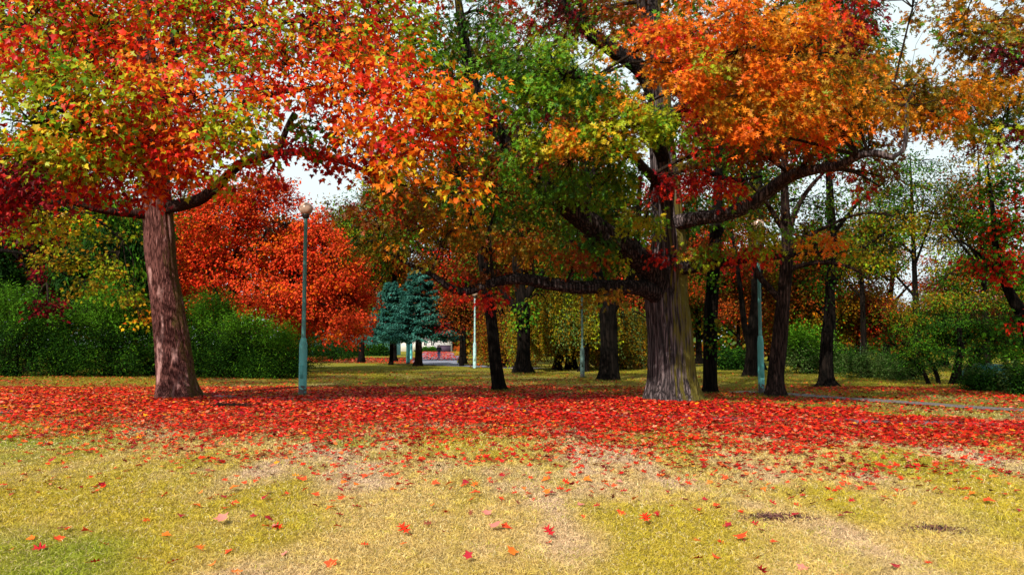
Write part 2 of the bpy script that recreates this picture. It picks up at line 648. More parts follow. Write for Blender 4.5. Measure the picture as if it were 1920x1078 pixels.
M_REDLIMB = bark_mat('bark_red_shadowed', (.012, .006, .005), (.09, .042, .035), scale=12, bump=.8)
M_BROWNBARK = bark_mat('bark_brown', (.009, .006, .005), (.060, .034, .028), scale=11, bump=.7)
M_TWIG = bark_mat('bark_twig', (.008, .005, .004), (.04, .026, .018), scale=12, bump=.3)


# ------------------------------------------------------------------ trees
def nearest(pts, q):
    d = ((pts[None] - q[:, None]) ** 2).sum(-1)
    return d.argmin(1)


def make_tree(name, label, base, trunk, limbs, blobs, leafshape='kite', size=.2, m=24, srad=.6, lmat=None, bark=None,
              group=None, tw_per=5, flat=.3, seg=24, step=.15, ridge=.05, flute=0, flare=(1.2, .6), coh=.55, stubs=None, twr=.02, cat='tree', droop=.4, facing=.5, shell=.45, trunk_label=None, limb_mats=None):
    """base: ground point; trunk / limbs: lists of (world point, radius); blobs: (centre, rx, ry, rz, sprays, palette)"""
    lmat = lmat or M_LEAFBG
    bark = bark or M_DARKBARK
    root = thing(name, label, cat, base, group)
    mb = MB()
    pts = np.array([p for p, r in trunk])
    tube(mb, pts, [r for p, r in trunk], seg, step, ridge, flute, .08, seed=len(name) + pts[0][0], flare=flare, rf=4.0)
    tk = mb.build('trunk', bark, root, smooth=True)
    if trunk_label:
        tk['label'] = trunk_label
    AP = [np.array(resample(pts, [r for p, r in trunk], .4)[0])]
    AR = [resample(pts, [r for p, r in trunk], .4)[1]]
    zmin = min(b[0][2] - b[3] for b in blobs) - 1.0
    AR[0] = AR[0][AP[0][:, 2] > min(zmin, AP[0][-1, 2] - .5)]
    AP[0] = AP[0][AP[0][:, 2] > min(zmin, AP[0][-1, 2] - .5)]
    for k, lb in enumerate(limbs):
        mb = MB()
        lp = np.array([p for p, r in lb])
        tube(mb, lp, [r for p, r in lb], max(8, seg // 2), step, ridge, 0, .12, seed=k + 2, rf=3)
        mb.build('limb', limb_mats[k] if limb_mats else bark, root, smooth=True)
        p_, r_ = resample(lp, [r for p, r in lb], .4)
        AP.append(p_[1:])
        AR.append(r_[1:])
    AP, AR = np.concatenate(AP), np.concatenate(AR)
    crown, tw = MB(), MB()
    axis = np.array(pts[-1])
    ctr = np.mean([b[0] for b in blobs], 0)
    for b in blobs:
        c, rx, ry, rz, ns, pal = b[:6]
        opt = b[6] if len(b) > 6 else {}
        c = np.asarray(c, float)
        P = c + in_ball(ns, shell) * [rx, ry, rz]
        out = unit((P - ctr) * [1, 1, .5] + rng.normal(0, .2, P.shape))
        spray_leaves(crown, P, out, pal, opt.get('m', m), opt.get('srad', srad), opt.get('size', size), opt.get('shape', leafshape),
                     flat, coh, droop, facing)
        # a branch to the blob's heart, twigs to some of its sprays
        k = nearest(AP, c[None])[0]
        a, ra = AP[k], min(AR[k] * .5, .02 + .035 * np.linalg.norm(AP[k] - c))
        if np.linalg.norm(a - c) > .4 and ns:
            mid = (a + c) / 2 + np.array([0, 0, .08 * np.linalg.norm(a - c)]) + rng.normal(0, .05, 3) * np.linalg.norm(a - c)
            tube(tw, [a, mid, c], [ra, ra * .65, ra * .3], 7, .3, 0, 0, .1)
            bp_, br_ = resample([a, mid, c], [ra, ra * .65, ra * .3], .25)
        else:
            bp_ = np.array([a])
        nt = min(ns, int(ns * tw_per / 10 + 2))
        if ns:
            q = P[rng.choice(ns, nt, replace=False)]
            k2 = nearest(bp_, q)
            st = bp_[np.maximum(k2 - 2, 0)]
            L = np.linalg.norm(q - st, axis=1)
            twigs(tw, st, q, np.minimum(twr, .006 + L * .01), .004, .08, .10)
            # finer forks
            q2 = q + rng.normal(0, 1, q.shape) * srad * .8
            twigs(tw, st + (q - st) * .6, q2, twr * .35, .003, .05, .12, 4, 3)
    crown.build('crown', lmat, root, colour=True)
    if tw.n:
        tw.build('crown_twigs', M_TWIG, root, smooth=True)
    return root


def px_path(l, base_first=True):
    """[(px,py,Y,r),...] -> [(point,r),...]"""
    return [(W(px, py, Y), r) for px, py, Y, r in l]


def px_blobs(l):
    return [(W(b[0], b[1], b[2]),) + tuple(b[3:]) for b in l]


def round_crown(px, py, Y, rx, ry, rz, k, ns, pals, br=.38, rough=1.0):
    """k smaller blobs filling an ellipsoid crown"""
    c = W(px, py, Y)
    q = in_ball(k, .4)
    out = []
    for i in range(k):
        cc = c + q[i] * [rx * (1 - br * .6), ry * (1 - br * .6), rz * (1 - br * .6)]
        s = rng.uniform(.75, 1.25) * br
        out.append((cc, rx * s, ry * s, rz * s * .8, int(ns / k), pals[rng.integers(len(pals))]))
    return out

# ================================================================== GROUND
def interp(px, tab):
    xs, ys = zip(*tab)
    return np.interp(px, xs, ys)


PATH_MAIN = [(-420, 728), (0, 738), (280, 741), (430, 745), (760, 756), (1140, 779), (1500, 790), (1920, 801), (2300, 812)]
PATH_R = [(1380, 733.5), (1490, 739), (1600, 747), (1700, 755), (1800, 763), (1920, 771), (2250, 792)]


def pdist(x, y, path):
    gx, gy = G([p[0] for p in path], [p[1] for p in path])
    d = np.full(np.shape(x), 1e9)
    for i in range(len(gx) - 1):
        ax, ay, bx, by = gx[i], gy[i], gx[i + 1], gy[i + 1]
        t = np.clip(((x - ax) * (bx - ax) + (y - ay) * (by - ay)) / ((bx - ax) ** 2 + (by - ay) ** 2), 0, 1)
        d = np.minimum(d, np.hypot(x - ax - t * (bx - ax), y - ay - t * (by - ay)))
    return d


def litter(x, y):
    """leaf cover, 0..1"""
    px, py = PX(x, y)
    w = (n2(x, y, .35, 1.5) - .5) + (n2(x, y, 1.5, 3.5) - .5) * .6
    far = interp(px, [(-300, 704), (0, 706), (200, 716), (330, 733), (500, 738), (700, 730), (960, 735), (1200, 742), (1340, 750), (1600, 764), (1920, 786), (2300, 804)])
    near = interp(px, [(-300, 815), (0, 812), (250, 822), (420, 845), (700, 842), (960, 850), (1250, 858), (1600, 872), (1920, 868), (2300, 870)])
    q = py + w * 34
    a = np.clip((q - far) / 9, 0, 1) * (interp(q - near, [(-75, 1), (-55, .62), (-35, .36), (-15, .21), (5, .125), (25, .065), (45, .035), (80, .016), (160, .006)]) * (.50 + .75 * np.clip((n2(x, y, 1.3, 7.7, 3) - .40) * 5, 0, 1)))
    # thinning towards the camera
    f = np.where(q > near, .003, 0)
    # brown-red scatter beyond
    g = np.where(py < far + 4, .46 * np.clip((py - 692) / 26, 0, 1) + .04, 0) * np.clip((w + .30) * 2.6, .1, 1.6)
    g = g * np.where(px < 560, 1.5, 1.0) * np.where(py < 697, .4, 1)
    # strips of leaves further off
    h = np.clip(1.3 - np.abs(py - interp(px, [(560, 675), (760, 676), (900, 677)])) / 5, 0, 1) * (px > 540) * (px < 780) * 1.6
    hp = np.clip(1 - np.abs(px - interp(py, [(655, 818), (664, 822), (675, 830)])) / interp(py, [(655, 18), (664, 40), (675, 68)]), 0, 1) * (py < 676) * (py > 654) * 1.5
    ctr = interp(px, [(1480, 722), (1600, 727), (1760, 733), (1900, 742), (2200, 757)])
    i = np.clip(1 - np.abs(py - ctr) / 7.5, 0, 1) * (px > 1460) * .8
    un = np.clip(1 - np.abs(py - interp(px, [(600, 700), (1200, 703)])) / 7, 0, 1) * (px > 640) * (px < 1190) * .30
    g = g * interp(px, [(1180, 1), (1300, .45), (2000, .35)]) * .85
    r = np.clip(np.maximum.reduce([a, f, g, h, hp, i * .6, un * .6]), 0, 1)
    r = r * np.where(pdist(x, y, PATH_R) < .55, .12, 1) * np.where((pdist(x, y, PATH_MAIN) < .36) & (n2(x, y, 1.7, 4.4, 2) > .45), .50, 1)
    return r


def ground_col(x, y):
    px, py = PX(x, y)
    straw = np.array((.68, .48, .17))
    pinkish = np.array((.72, .50, .33))
    ylw = np.array((.54, .41, .045))
    grn = np.array((.24, .31, .018))
    olive = np.array((.19, .185, .008))
    a = n2(x, y * .38, .8, 2.2, 4)
    b = n2(x, y * .5, 2.2, 5.0, 3)
    c = n2(x, y * .4, 1.1, 8.0, 3)
    side = interp(px, [(-300, .75), (0, .70), (240, .55), (400, -.20), (900, -.26), (1250, -.12), (1500, .14), (1920, .26), (2300, .3)])
    dep = interp(py, [(640, .9), (700, .8), (760, .5), (850, .02), (950, 0), (1078, .10)])
    g = np.clip((a - .5) * 4.2 + .34 + side + dep * .8 + (b - .5) * 1.1, 0, 1)[..., None]
    p = np.clip((c - .48) * 6, 0, 1)[..., None]
    dry = straw * (1 - p) + pinkish * p
    col = dry * (1 - g) + ylw * g
    gg = np.clip((n2(x, y, .4, 11, 3) - .56) * 3 + interp(px, [(-200, .45), (180, .38), (330, -.3), (1500, -.3), (1900, -.05)]) + dep * .35, 0, .8)[..., None]
    col = col * (1 - gg) + grn * gg
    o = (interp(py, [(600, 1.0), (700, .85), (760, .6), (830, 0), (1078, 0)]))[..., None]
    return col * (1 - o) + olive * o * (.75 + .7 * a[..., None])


def build_ground():
    ys = np.concatenate([[-60, -30, -12, -4], np.arange(0, 34, .16), np.arange(34, 70, .5), np.arange(70, 140, 2.0), [160, 200, 260, 340, 500, 800, 1500]])
    xs = np.concatenate([[-1200, -600, -300, -150, -90, -60, -45, -36], np.arange(-30, 30, .2), [30, 36, 45, 60, 90, 150, 300, 600, 1200]])
    X, Y = np.meshgrid(xs, ys)
    Z = ground_z(X, Y)
    Z = np.where(np.abs(X) > 60, 0, Z)
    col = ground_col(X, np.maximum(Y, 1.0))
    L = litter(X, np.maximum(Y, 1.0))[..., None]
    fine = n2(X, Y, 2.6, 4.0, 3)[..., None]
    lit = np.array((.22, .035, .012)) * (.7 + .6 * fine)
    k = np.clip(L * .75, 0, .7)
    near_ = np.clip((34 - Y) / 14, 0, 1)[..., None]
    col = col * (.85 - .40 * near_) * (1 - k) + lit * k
    mb = MB()
    ny, nx = X.shape
    idx = np.arange(ny * nx).reshape(ny, nx)
    f = np.stack([idx[:-1, :-1], idx[:-1, 1:], idx[1:, 1:], idx[1:, :-1]], -1).reshape(-1, 4)
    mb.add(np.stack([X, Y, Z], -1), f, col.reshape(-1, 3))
    m, N, Lk, out = mat_new('ground_turf')
    a = N.new('ShaderNodeAttribute')
    a.attribute_name = 'tint'
    t = N.new('ShaderNodeTexCoord')
    n1 = N.new('ShaderNodeTexNoise')
    n1.inputs['Scale'].default_value = 14
    n1.inputs['Detail'].default_value = 8
    n1.inputs['Roughness'].default_value = .75
    Lk.new(t.outputs['Object'], n1.inputs['Vector'])
    mr = N.new('ShaderNodeMapRange')
    mr.inputs['From Min'].default_value = .3
    mr.inputs['From Max'].default_value = .7
    mr.inputs['To Min'].default_value = .45
    mr.inputs['To Max'].default_value = 1.45
    Lk.new(n1.outputs['Fac'], mr.inputs['Value'])
    v = N.new('ShaderNodeVectorMath')
    v.operation = 'SCALE'
    Lk.new(a.outputs['Color'], v.inputs[0])
    Lk.new(mr.outputs[0], v.inputs['Scale'])
    p = N.new('ShaderNodeBsdfPrincipled')
    p.inputs['Roughness'].default_value = .95
    p.inputs['Specular IOR Level'].default_value = .1
    bp = N.new('ShaderNodeBump')
    bp.inputs['Strength'].default_value = .8
    bp.inputs['Distance'].default_value = .04
    Lk.new(n1.outputs['Fac'], bp.inputs['Height'])
    Lk.new(bp.outputs[0], p.inputs['Normal'])
    Lk.new(v.outputs[0], p.inputs['Base Color'])
    Lk.new(p.outputs[0], out.inputs['Surface'])
    g = mb.build('ground', m, colour=True, smooth=True)
    tag(g, None, None, kind='structure')


build_ground()


def strip_path(name, pts, width, mat, lift=.012, wn=.25):
    gx, gy = G([p[0] for p in pts], [p[1] for p in pts])
    P, R = resample(np.stack([gx, gy, 0 * gx], -1), np.asarray(width, float) * np.ones(len(gx)), .25)
    T = unit(np.gradient(P, axis=0))
    Nn = np.stack([-T[:, 1], T[:, 0], 0 * T[:, 0]], -1)
    rows = []
    for s_ in np.linspace(-1, 1, 7):
        e = 1 + wn * (n2(P[:, 0] + s_ * 9, P[:, 1], 1.4, 6.0) - .5) * (1 if abs(s_) > .9 else 0)
        q = P + Nn * (R * s_ * e)[:, None]
        q[:, 2] = ground_z(q[:, 0], q[:, 1]) + lift
        rows.append(q)
    A = np.stack(rows, 1)
    n, m_ = A.shape[:2]
    idx = np.arange(n * m_).reshape(n, m_)
    f = np.stack([idx[:-1, :-1], idx[:-1, 1:], idx[1:, 1:], idx[1:, :-1]], -1).reshape(-1, 4)
    mb = MB()
    mb.add(A, f)
    o = mb.build(name, mat, smooth=True)
    return tag(o, None, None, kind='structure')


def paving_mat(name, c0, c1, sc_, joint):
    m, N, Lk, out = mat_new(name)
    t = N.new('ShaderNodeTexCoord')
    vo = N.new('ShaderNodeTexVoronoi')
    vo.feature = 'DISTANCE_TO_EDGE'
    vo.inputs['Scale'].default_value = sc_
    Lk.new(t.outputs['Object'], vo.inputs['Vector'])
    v2 = N.new('ShaderNodeTexVoronoi')
    v2.inputs['Scale'].default_value = sc_
    Lk.new(t.outputs['Object'], v2.inputs['Vector'])
    n1 = N.new('ShaderNodeTexNoise')
    n1.inputs['Scale'].default_value = 30
    n1.inputs['Detail'].default_value = 6
    Lk.new(t.outputs['Object'], n1.inputs['Vector'])
    mm = N.new('ShaderNodeMixRGB')
    mm.inputs[0].default_value = .5
    Lk.new(v2.outputs['Color'], mm.inputs[1])
    Lk.new(n1.outputs['Fac'], mm.inputs[2])
    cr = N.new('ShaderNodeValToRGB')
    cr.color_ramp.elements[0].position = .25
    cr.color_ramp.elements[1].position = .75
    cr.color_ramp.elements[0].color = (*c0, 1)
    cr.color_ramp.elements[1].color = (*c1, 1)
    Lk.new(mm.outputs[0], cr.inputs['Fac'])
    mr = N.new('ShaderNodeMapRange')
    mr.inputs['From Min'].default_value = .01
    mr.inputs['From Max'].default_value = .05
    Lk.new(vo.outputs['Distance'], mr.inputs['Value'])
    m2 = N.new('ShaderNodeMixRGB')
    m2.inputs[1].default_value = (*joint, 1)
    Lk.new(mr.outputs[0], m2.inputs[0])
    Lk.new(cr.outputs['Color'], m2.inputs[2])
    p = N.new('ShaderNodeBsdfPrincipled')
    p.inputs['Roughness'].default_value = .75
    bp = N.new('ShaderNodeBump')
    bp.inputs['Strength'].default_value = .6
    bp.inputs['Distance'].default_value = .02
    Lk.new(mr.outputs[0], bp.inputs['Height'])
    Lk.new(bp.outputs[0], p.inputs['Normal'])
    Lk.new(m2.outputs[0], p.inputs['Base Color'])
    Lk.new(p.outputs[0], out.inputs['Surface'])
    return m


M_PAVE = paving_mat('paving', (.08, .06, .055), (.24, .20, .21), 3.2, (.05, .02, .02))
M_GRAVEL = paving_mat('gravel', (.09, .07, .06), (.24, .205, .19), 22, (.06, .05, .06))
M_ASPH = paving_mat('asphalt', (.20, .21, .28), (.30, .31, .40), 18, (.16, .16, .2))
strip_path('path', PATH_MAIN, .40, M_PAVE, .018, .9)
strip_path('path', [(-300, 742), (-40, 756), (40, 752), (110, 753)], .5, M_PAVE, .016)
strip_path('path', [(-300, 800), (-80, 782), (30, 770)], .45, M_PAVE, .020)
strip_path('path', PATH_R, .5, M_GRAVEL, .022, .7)
strip_path('path', [(1000, 691), (905, 687), (835, 683.5), (815, 678), (822, 668), (820, 661), (816, 657.5)], [1.2, 1.4, 1.6, 2.2, 3.2, 3.6, 4], M_ASPH, .02)

# ------------------------------------------------------------------ fallen leaves
LEAFCOL = np.array([C['red'], C['scarlet'], C['scarlet'], (.64, .016, .014), C['crimson'], (.80, .14, .03), (.72, .22, .12), C['brown'], C['amber']])


def litter_cols(x, y):
    px, py = PX(x, y)
    warm = np.clip(interp(px, [(-200, .8), (300, .75), (700, .4), (1100, .12), (1900, .1)]) + (n2(x, y, .7, 2.0, 2) - .5) * .9, 0, 1)
    k = rng.random(len(x))
    base_w = np.array([3.5, 3, 1.8, 3, 2.0, .7, .8, 1.3, .15])
    warm_w = np.array([2, 3, 2.6, .6, 1.2, 2.6, 1.1, 1.4, .6])
    w = base_w[None] * (1 - warm[:, None]) + warm_w[None] * warm[:, None]
    cw = np.cumsum(w / w.sum(1, keepdims=True), 1)
    i = np.minimum((k[:, None] > cw).sum(1), len(base_w) - 1)
    c = LEAFCOL[i]
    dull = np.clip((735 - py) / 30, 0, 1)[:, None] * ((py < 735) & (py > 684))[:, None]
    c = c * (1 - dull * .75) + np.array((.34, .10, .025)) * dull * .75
    return c * rng.uniform(.45, 1.25, (len(x), 1))


def scatter(N_, y0, y1, mult, xr=1.25):
    """points on the ground between depths, kept by leaf cover"""
    y = np.sqrt(rng.uniform(y0 * y0, y1 * y1, N_))
    x = rng.uniform(-1, 1, N_) * y * 960 / FPX * xr
    keep = rng.random(N_) < litter(x, y) * mult
    return x[keep], y[keep]


def flat_leaves(mb, x, y, size, shape, up=.022):
    m = len(x)
    a = rng.uniform(0, 2 * pi, m)
    d = np.stack([np.cos(a), np.sin(a), rng.normal(.02, .12, m)], -1)
    n = np.stack([rng.normal(0, .28, m), rng.normal(-.05, .28, m), np.ones(m)], -1)
    pos = np.stack([x, y, ground_z(x, y) + .012 + rng.random(m) * up], -1)
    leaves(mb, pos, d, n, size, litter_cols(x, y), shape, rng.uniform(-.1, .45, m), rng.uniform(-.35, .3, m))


litter_mb = MB()
px_, py_ = scatter(230000, 4.8, 17, .62)
order = np.argsort(np.hypot(px_, py_) + np.where(np.abs(px_) > py_ * .66, 50, 0))
near_x, near_y = px_[order[:292]], py_[order[:292]]
px_, py_ = px_[order[292:]], py_[order[292:]]
h = rng.random(len(px_)) < .5
flat_leaves(litter_mb, px_[h], py_[h], rng.uniform(.05, .105, h.sum()), 'star')
flat_leaves(litter_mb, px_[~h], py_[~h], rng.uniform(.055, .11, (~h).sum()), 'oak')
px_, py_ = scatter(210000, 17, 30, .85)
flat_leaves(litter_mb, px_, py_, rng.uniform(.06, .12, len(px_)), 'hex')
px_, py_ = scatter(90000, 30, 75, 1.0, 1.15)
flat_leaves(litter_mb, px_, py_, rng.uniform(.09, .17, len(px_)), 'kite')
px_, py_ = scatter(110000, 75, 260, 1.0, .6)
flat_leaves(litter_mb, px_, py_, rng.uniform(.16, .3, len(px_)), 'kite', .1)
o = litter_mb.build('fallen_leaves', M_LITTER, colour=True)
tag(o, 'dense carpet of red and orange leaves lying under the trees', 'fallen leaves', kind='stuff')

# the 300 nearest leaves, each a thing of its own
KINDS = [('scarlet', C['scarlet'], 'oak'), ('scarlet', (.80, .07, .02), 'star'), ('deep red', (.42, .015, .02), 'oak'), ('deep red', (.36, .02, .03), 'star'),
         ('orange', (.80, .16, .02), 'star'), ('orange', (.72, .14, .02), 'oak'), ('faded pink', (.62, .20, .16), 'star'), ('dry brown', (.22, .06, .03), 'oak')]
protos = []
for cn, cc, sh in KINDS:
    mb = MB()
    leaves(mb, np.zeros((1, 3)), np.array([[0, 1, 0.]]), np.array([[0, 0, 1.]]), np.array([1.0]), np.array([cc]), sh,
           np.array([rng.uniform(.1, .5)]), np.array([rng.uniform(-.3, .3)]))
    tube(mb, [(0, .02, .0), (.02, -.18, .03), (.06, -.36, .09)], [.014, .011, .008], 5, .1)
    mb.c[-1] = np.broadcast_to(np.array(cc) * .5, mb.c[-1].shape)
    protos.append((cn, mb.build('fallen_leaf', M_LITTER, colour=True)))
cx_, cy_ = near_x, near_y
used = set()
for k in range(292):
    w = np.array([3, 3, 2, 1.2, 1.6, 1, 1.1, .9])
    i = rng.choice(8, p=w / w.sum())
    cn, pr = protos[i]
    o = pr if i not in used else pr.copy()
    if i in used:
        COL.objects.link(o)
    used.add(i)
    x, y = float(cx_[k]), float(cy_[k])
    o.location = (x, y, float(ground_z(np.array(x), np.array(y))) + rng.uniform(.025, .045))
    o.rotation_euler = (rng.normal(0, .3), rng.normal(0, .3), rng.uniform(0, 6.28))
    s = rng.uniform(.06, .108)
    o.scale = (s, s, s)
    tag(o, f'{cn} fallen leaf lying loose on the open grass before the leaf carpet', 'fallen leaf', f'{cn} leaves strewn over the open lawn')
SPECIAL = [(1037, 1014, 2, .12, .5, 'large deep red oak leaf tilted up on pale dry grass'),
           (766, 1008, 0, .13, .5, 'scarlet oak leaf standing on edge in the yellow-green lawn'),
           (1216, 986, 0, .13, .4, 'scarlet oak leaf alone on the lawn before the torn turf'),
           (1392, 1017, 1, .12, .3, 'bright scarlet star-shaped leaf between pale grass and green tufts'),
           (880, 1058, 3, .075, .8, 'dark red leaf stuck upright in the grass at the lawn edge'),
           (928, 997, 6, .13, .2, 'faded pink leaf lying flat in dry straw-coloured grass'),
           (418, 985, 6, .13, .3, 'faded pink leaf in short pale grass below the leaning maple'),
           (95, 872, 3, .13, .5, 'wine red leaf curled on the green grass near the slabs')]
for px, py, i, s, tl, lab in SPECIAL:
    o = protos[i][1].copy()
    COL.objects.link(o)
    x, y = G(px, py)
    o.location = (float(x), float(y), float(ground_z(x, y)) + .045)
    o.rotation_euler = (tl, -.3, rng.uniform(-.8, .8))
    o.scale = (s, s, s)
    tag(o, lab, 'fallen leaf')
    if 'group' in o:
        del o['group']

# ------------------------------------------------------------------ grass
def grass_blades(mb, x, y, hgt, wid, colour):
    m = len(x)
    a = rng.uniform(0, 2 * pi, m)
    lean = rng.uniform(.15, 1.3, m)
    d = np.stack([np.cos(a) * lean, np.sin(a) * lean, np.ones(m)], -1)
    d = unit(d)
    s = unit(np.cross(d, rng.normal(0, 1, (m, 3))))
    p = np.stack([x, y, ground_z(x, y) - .005], -1)
    tip = p + d * hgt[:, None] + np.stack([np.cos(a), np.sin(a), -np.ones(m) * .8], -1) * (hgt * .3)[:, None]
    mid = p + d * (hgt * .55)[:, None]
    w = s * (wid / 2)[:, None]
    v = np.stack([p - w, p + w, mid + w * .8, tip, mid - w * .8], 1).reshape(-1, 3)
    f1 = (np.array([0, 1, 2, 4])[None] + (np.arange(m) * 5)[:, None])
    f2 = (np.array([4, 2, 3])[None] + (np.arange(m) * 5)[:, None])
    mb.add(v, [f1, f2], np.repeat(colour, 5, 0))


def grass_region(mb, k, py0, py1, h0, h1, w0, px0=-260, px1=2180):
    py = rng.uniform(py0, py1, k)
    px = rng.uniform(px0, px1, k)
    x, y = G(px, py)
    L = litter(x, y)
    keep = rng.random(k) > L * .62
    keep &= pdist(x, y, PATH_MAIN) > .5
    keep &= pdist(x, y, PATH_R) > .40 + .3 * (rng.random(k) - .5)
    x, y, py = x[keep], y[keep], py[keep]
    c = ground_col(x, y)
    m = len(x)
    r = rng.random((m, 1))
    tuft = n2(x, y, 2.4, 1.0, 2)
    nearb = (y < 19)[:, None]
    c = np.where((r < .11) & nearb, np.array((.80, .62, .32)), c)
    c = np.where((r > .17) & (r < .27) & (tuft[:, None] > .5) & nearb, np.array((.52, .48, .04)), c)
    c = np.where(r > .95, np.array((.30, .19, .09)), c)
    c = np.clip(c * rng.uniform(.66, 1.30, (m, 1)), 0, .85)
    hg = rng.uniform(h0, h1, m) * (.55 + .9 * tuft)
    grass_blades(mb, x, y, hg, w0 * (y / 6.0) ** .8 * rng.uniform(.7, 1.3, m), c)


gm = MB()
grass_region(gm, 480000, 830, 1130, .022, .06, .0044)
grass_region(gm, 120000, 745, 850, .03, .07, .0050)
grass_region(gm, 100000, 690, 745, .05, .10, .006)
# tufts: taller, brighter bunches
tpx, tpy = rng.uniform(-200, 2120, 1500), rng.uniform(845, 1120, 1500)
tx, ty = G(tpx, tpy)
kt = 26
sp = np.repeat(rng.uniform(.015, .05, 1500), kt)
xx = np.repeat(tx, kt) + rng.normal(0, 1, 1500 * kt) * sp
yy = np.repeat(ty, kt) + rng.normal(0, 1, 1500 * kt) * sp
tc_ = ground_col(tx, ty) * rng.uniform(.8, 1.2, (1500, 1)) * np.array([1.05, 1.08, .8])
grass_blades(gm, xx, yy, np.repeat(rng.uniform(.04, .085, 1500), kt) * rng.uniform(.5, 1.2, 1500 * kt), .005 * (yy / 6) ** .7, np.clip(np.repeat(tc_, kt, 0) * rng.uniform(.7, 1.25, (1500 * kt, 1)), 0, .85))
for fx, fy, fr in [(334, 744, .72), (1264, 748, .85), (937, 733, .3), (980, 699, .6), (1142, 713, .5), (1332, 736, .32), (1453, 743, .38), (1549, 725, .38), (1409, 705, .45), (567, 743, .16), (1428, 738, .14), (890, 691, .16), (1092, 708, .15)]:
    gx_, gy_ = G(fx, fy)
    na = int(260 + 700 * fr)
    aa = rng.uniform(0, 2 * pi, na)
    ra = fr + np.abs(rng.normal(0, .12, na)) - .04
    xx, yy = gx_ + np.cos(aa) * ra, gy_ + np.sin(aa) * ra
    cc_ = np.array([(.12, .13, .01), (.25, .20, .04), (.10, .05, .02), (.20, .22, .015)])[rng.integers(0, 4, na)]
    grass_blades(gm, xx, yy, rng.uniform(.05, .16, na), np.full(na, .013), cc_)
o = gm.build('grass', M_GRASS, colour=True)
tag(o, 'short dry straw and yellow-green lawn grass', 'grass', kind='stuff')

# torn turf, twigs
def turf_patch(px, py, wx, wy, k, label):
    x0, y0 = G(px, py)
    root_z = float(ground_z(x0, y0))
    mb = MB()
    q = rng.normal(0, 1, (k, 2)) * [wx / 2.4, wy / 2.4]
    x, y = x0 + q[:, 0], y0 + q[:, 1]
    c = np.array([(.09, .025, .02), (.16, .05, .04), (.05, .025, .03), (.26, .12, .10)])[rng.integers(0, 4, k)]
    hgt = rng.uniform(.02, .07, k) * np.exp(-(q[:, 0] / wx) ** 2)
    grass_blades(mb, x, y, hgt, rng.uniform(.006, .014, k), c)
    r = np.linspace(0, 1, 5)[:, None]
    a = np.linspace(0, 2 * pi, 24, endpoint=False)[None]
    X = x0 + wx * .5 * r * np.cos(a) * (1 + .25 * np.sin(3 * a))
    Y = y0 + wy * .5 * r * np.sin(a) * (1 + .2 * np.cos(4 * a))
    Z = ground_z(X, Y) - .010 + .05 * (1 - r ** 2) * n2(X, Y, 14, 1, 2)
    Z[-1] -= .02
    f = []
    for i in range(4):
        for j in range(24):
            f.append((i * 24 + j, i * 24 + (j + 1) % 24, (i + 1) * 24 + (j + 1) % 24, (i + 1) * 24 + j))
    mb.add(np.stack([X, Y, Z], -1), np.array(f), np.array((.07, .03, .025)))
    o = mb.build('turf_clump', M_GRASS, colour=True, origin=(float(x0), float(y0), root_z))
    tag(o, label, 'turf clump')


turf_patch(1452, 970, .50, .16, 1500, 'long low clump of dark torn turf in the dry lawn')
turf_patch(1750, 993, .40, .14, 500, 'small thin patch of dull brown turf nearer the lawn corner')
x0, y0 = G(420, 764)
mb = MB()
A = np.stack([x0 + rng.normal(0, .28, 60), y0 + rng.normal(0, .12, 60), rng.uniform(.01, .06, 60)], -1)
a = rng.normal(0, .5, 60)
twigs(mb, A, A + np.stack([np.cos(a) * .4, np.sin(a) * .3, rng.uniform(0, .10, 60)], -1), .008, .003, .05, .1)
o = mb.build('twig_heap', M_TWIG, origin=(float(x0), float(y0), 0))
tag(o, 'small heap of dry brown twigs beside the leaning maple trunk', 'twig heap')


# ================================================================== THE TWO BIG TREES
def gpt(px, py, r=0):
    x, y = G(px, py)
    return np.array([float(x), float(y), float(ground_z(x, y)) - .06])


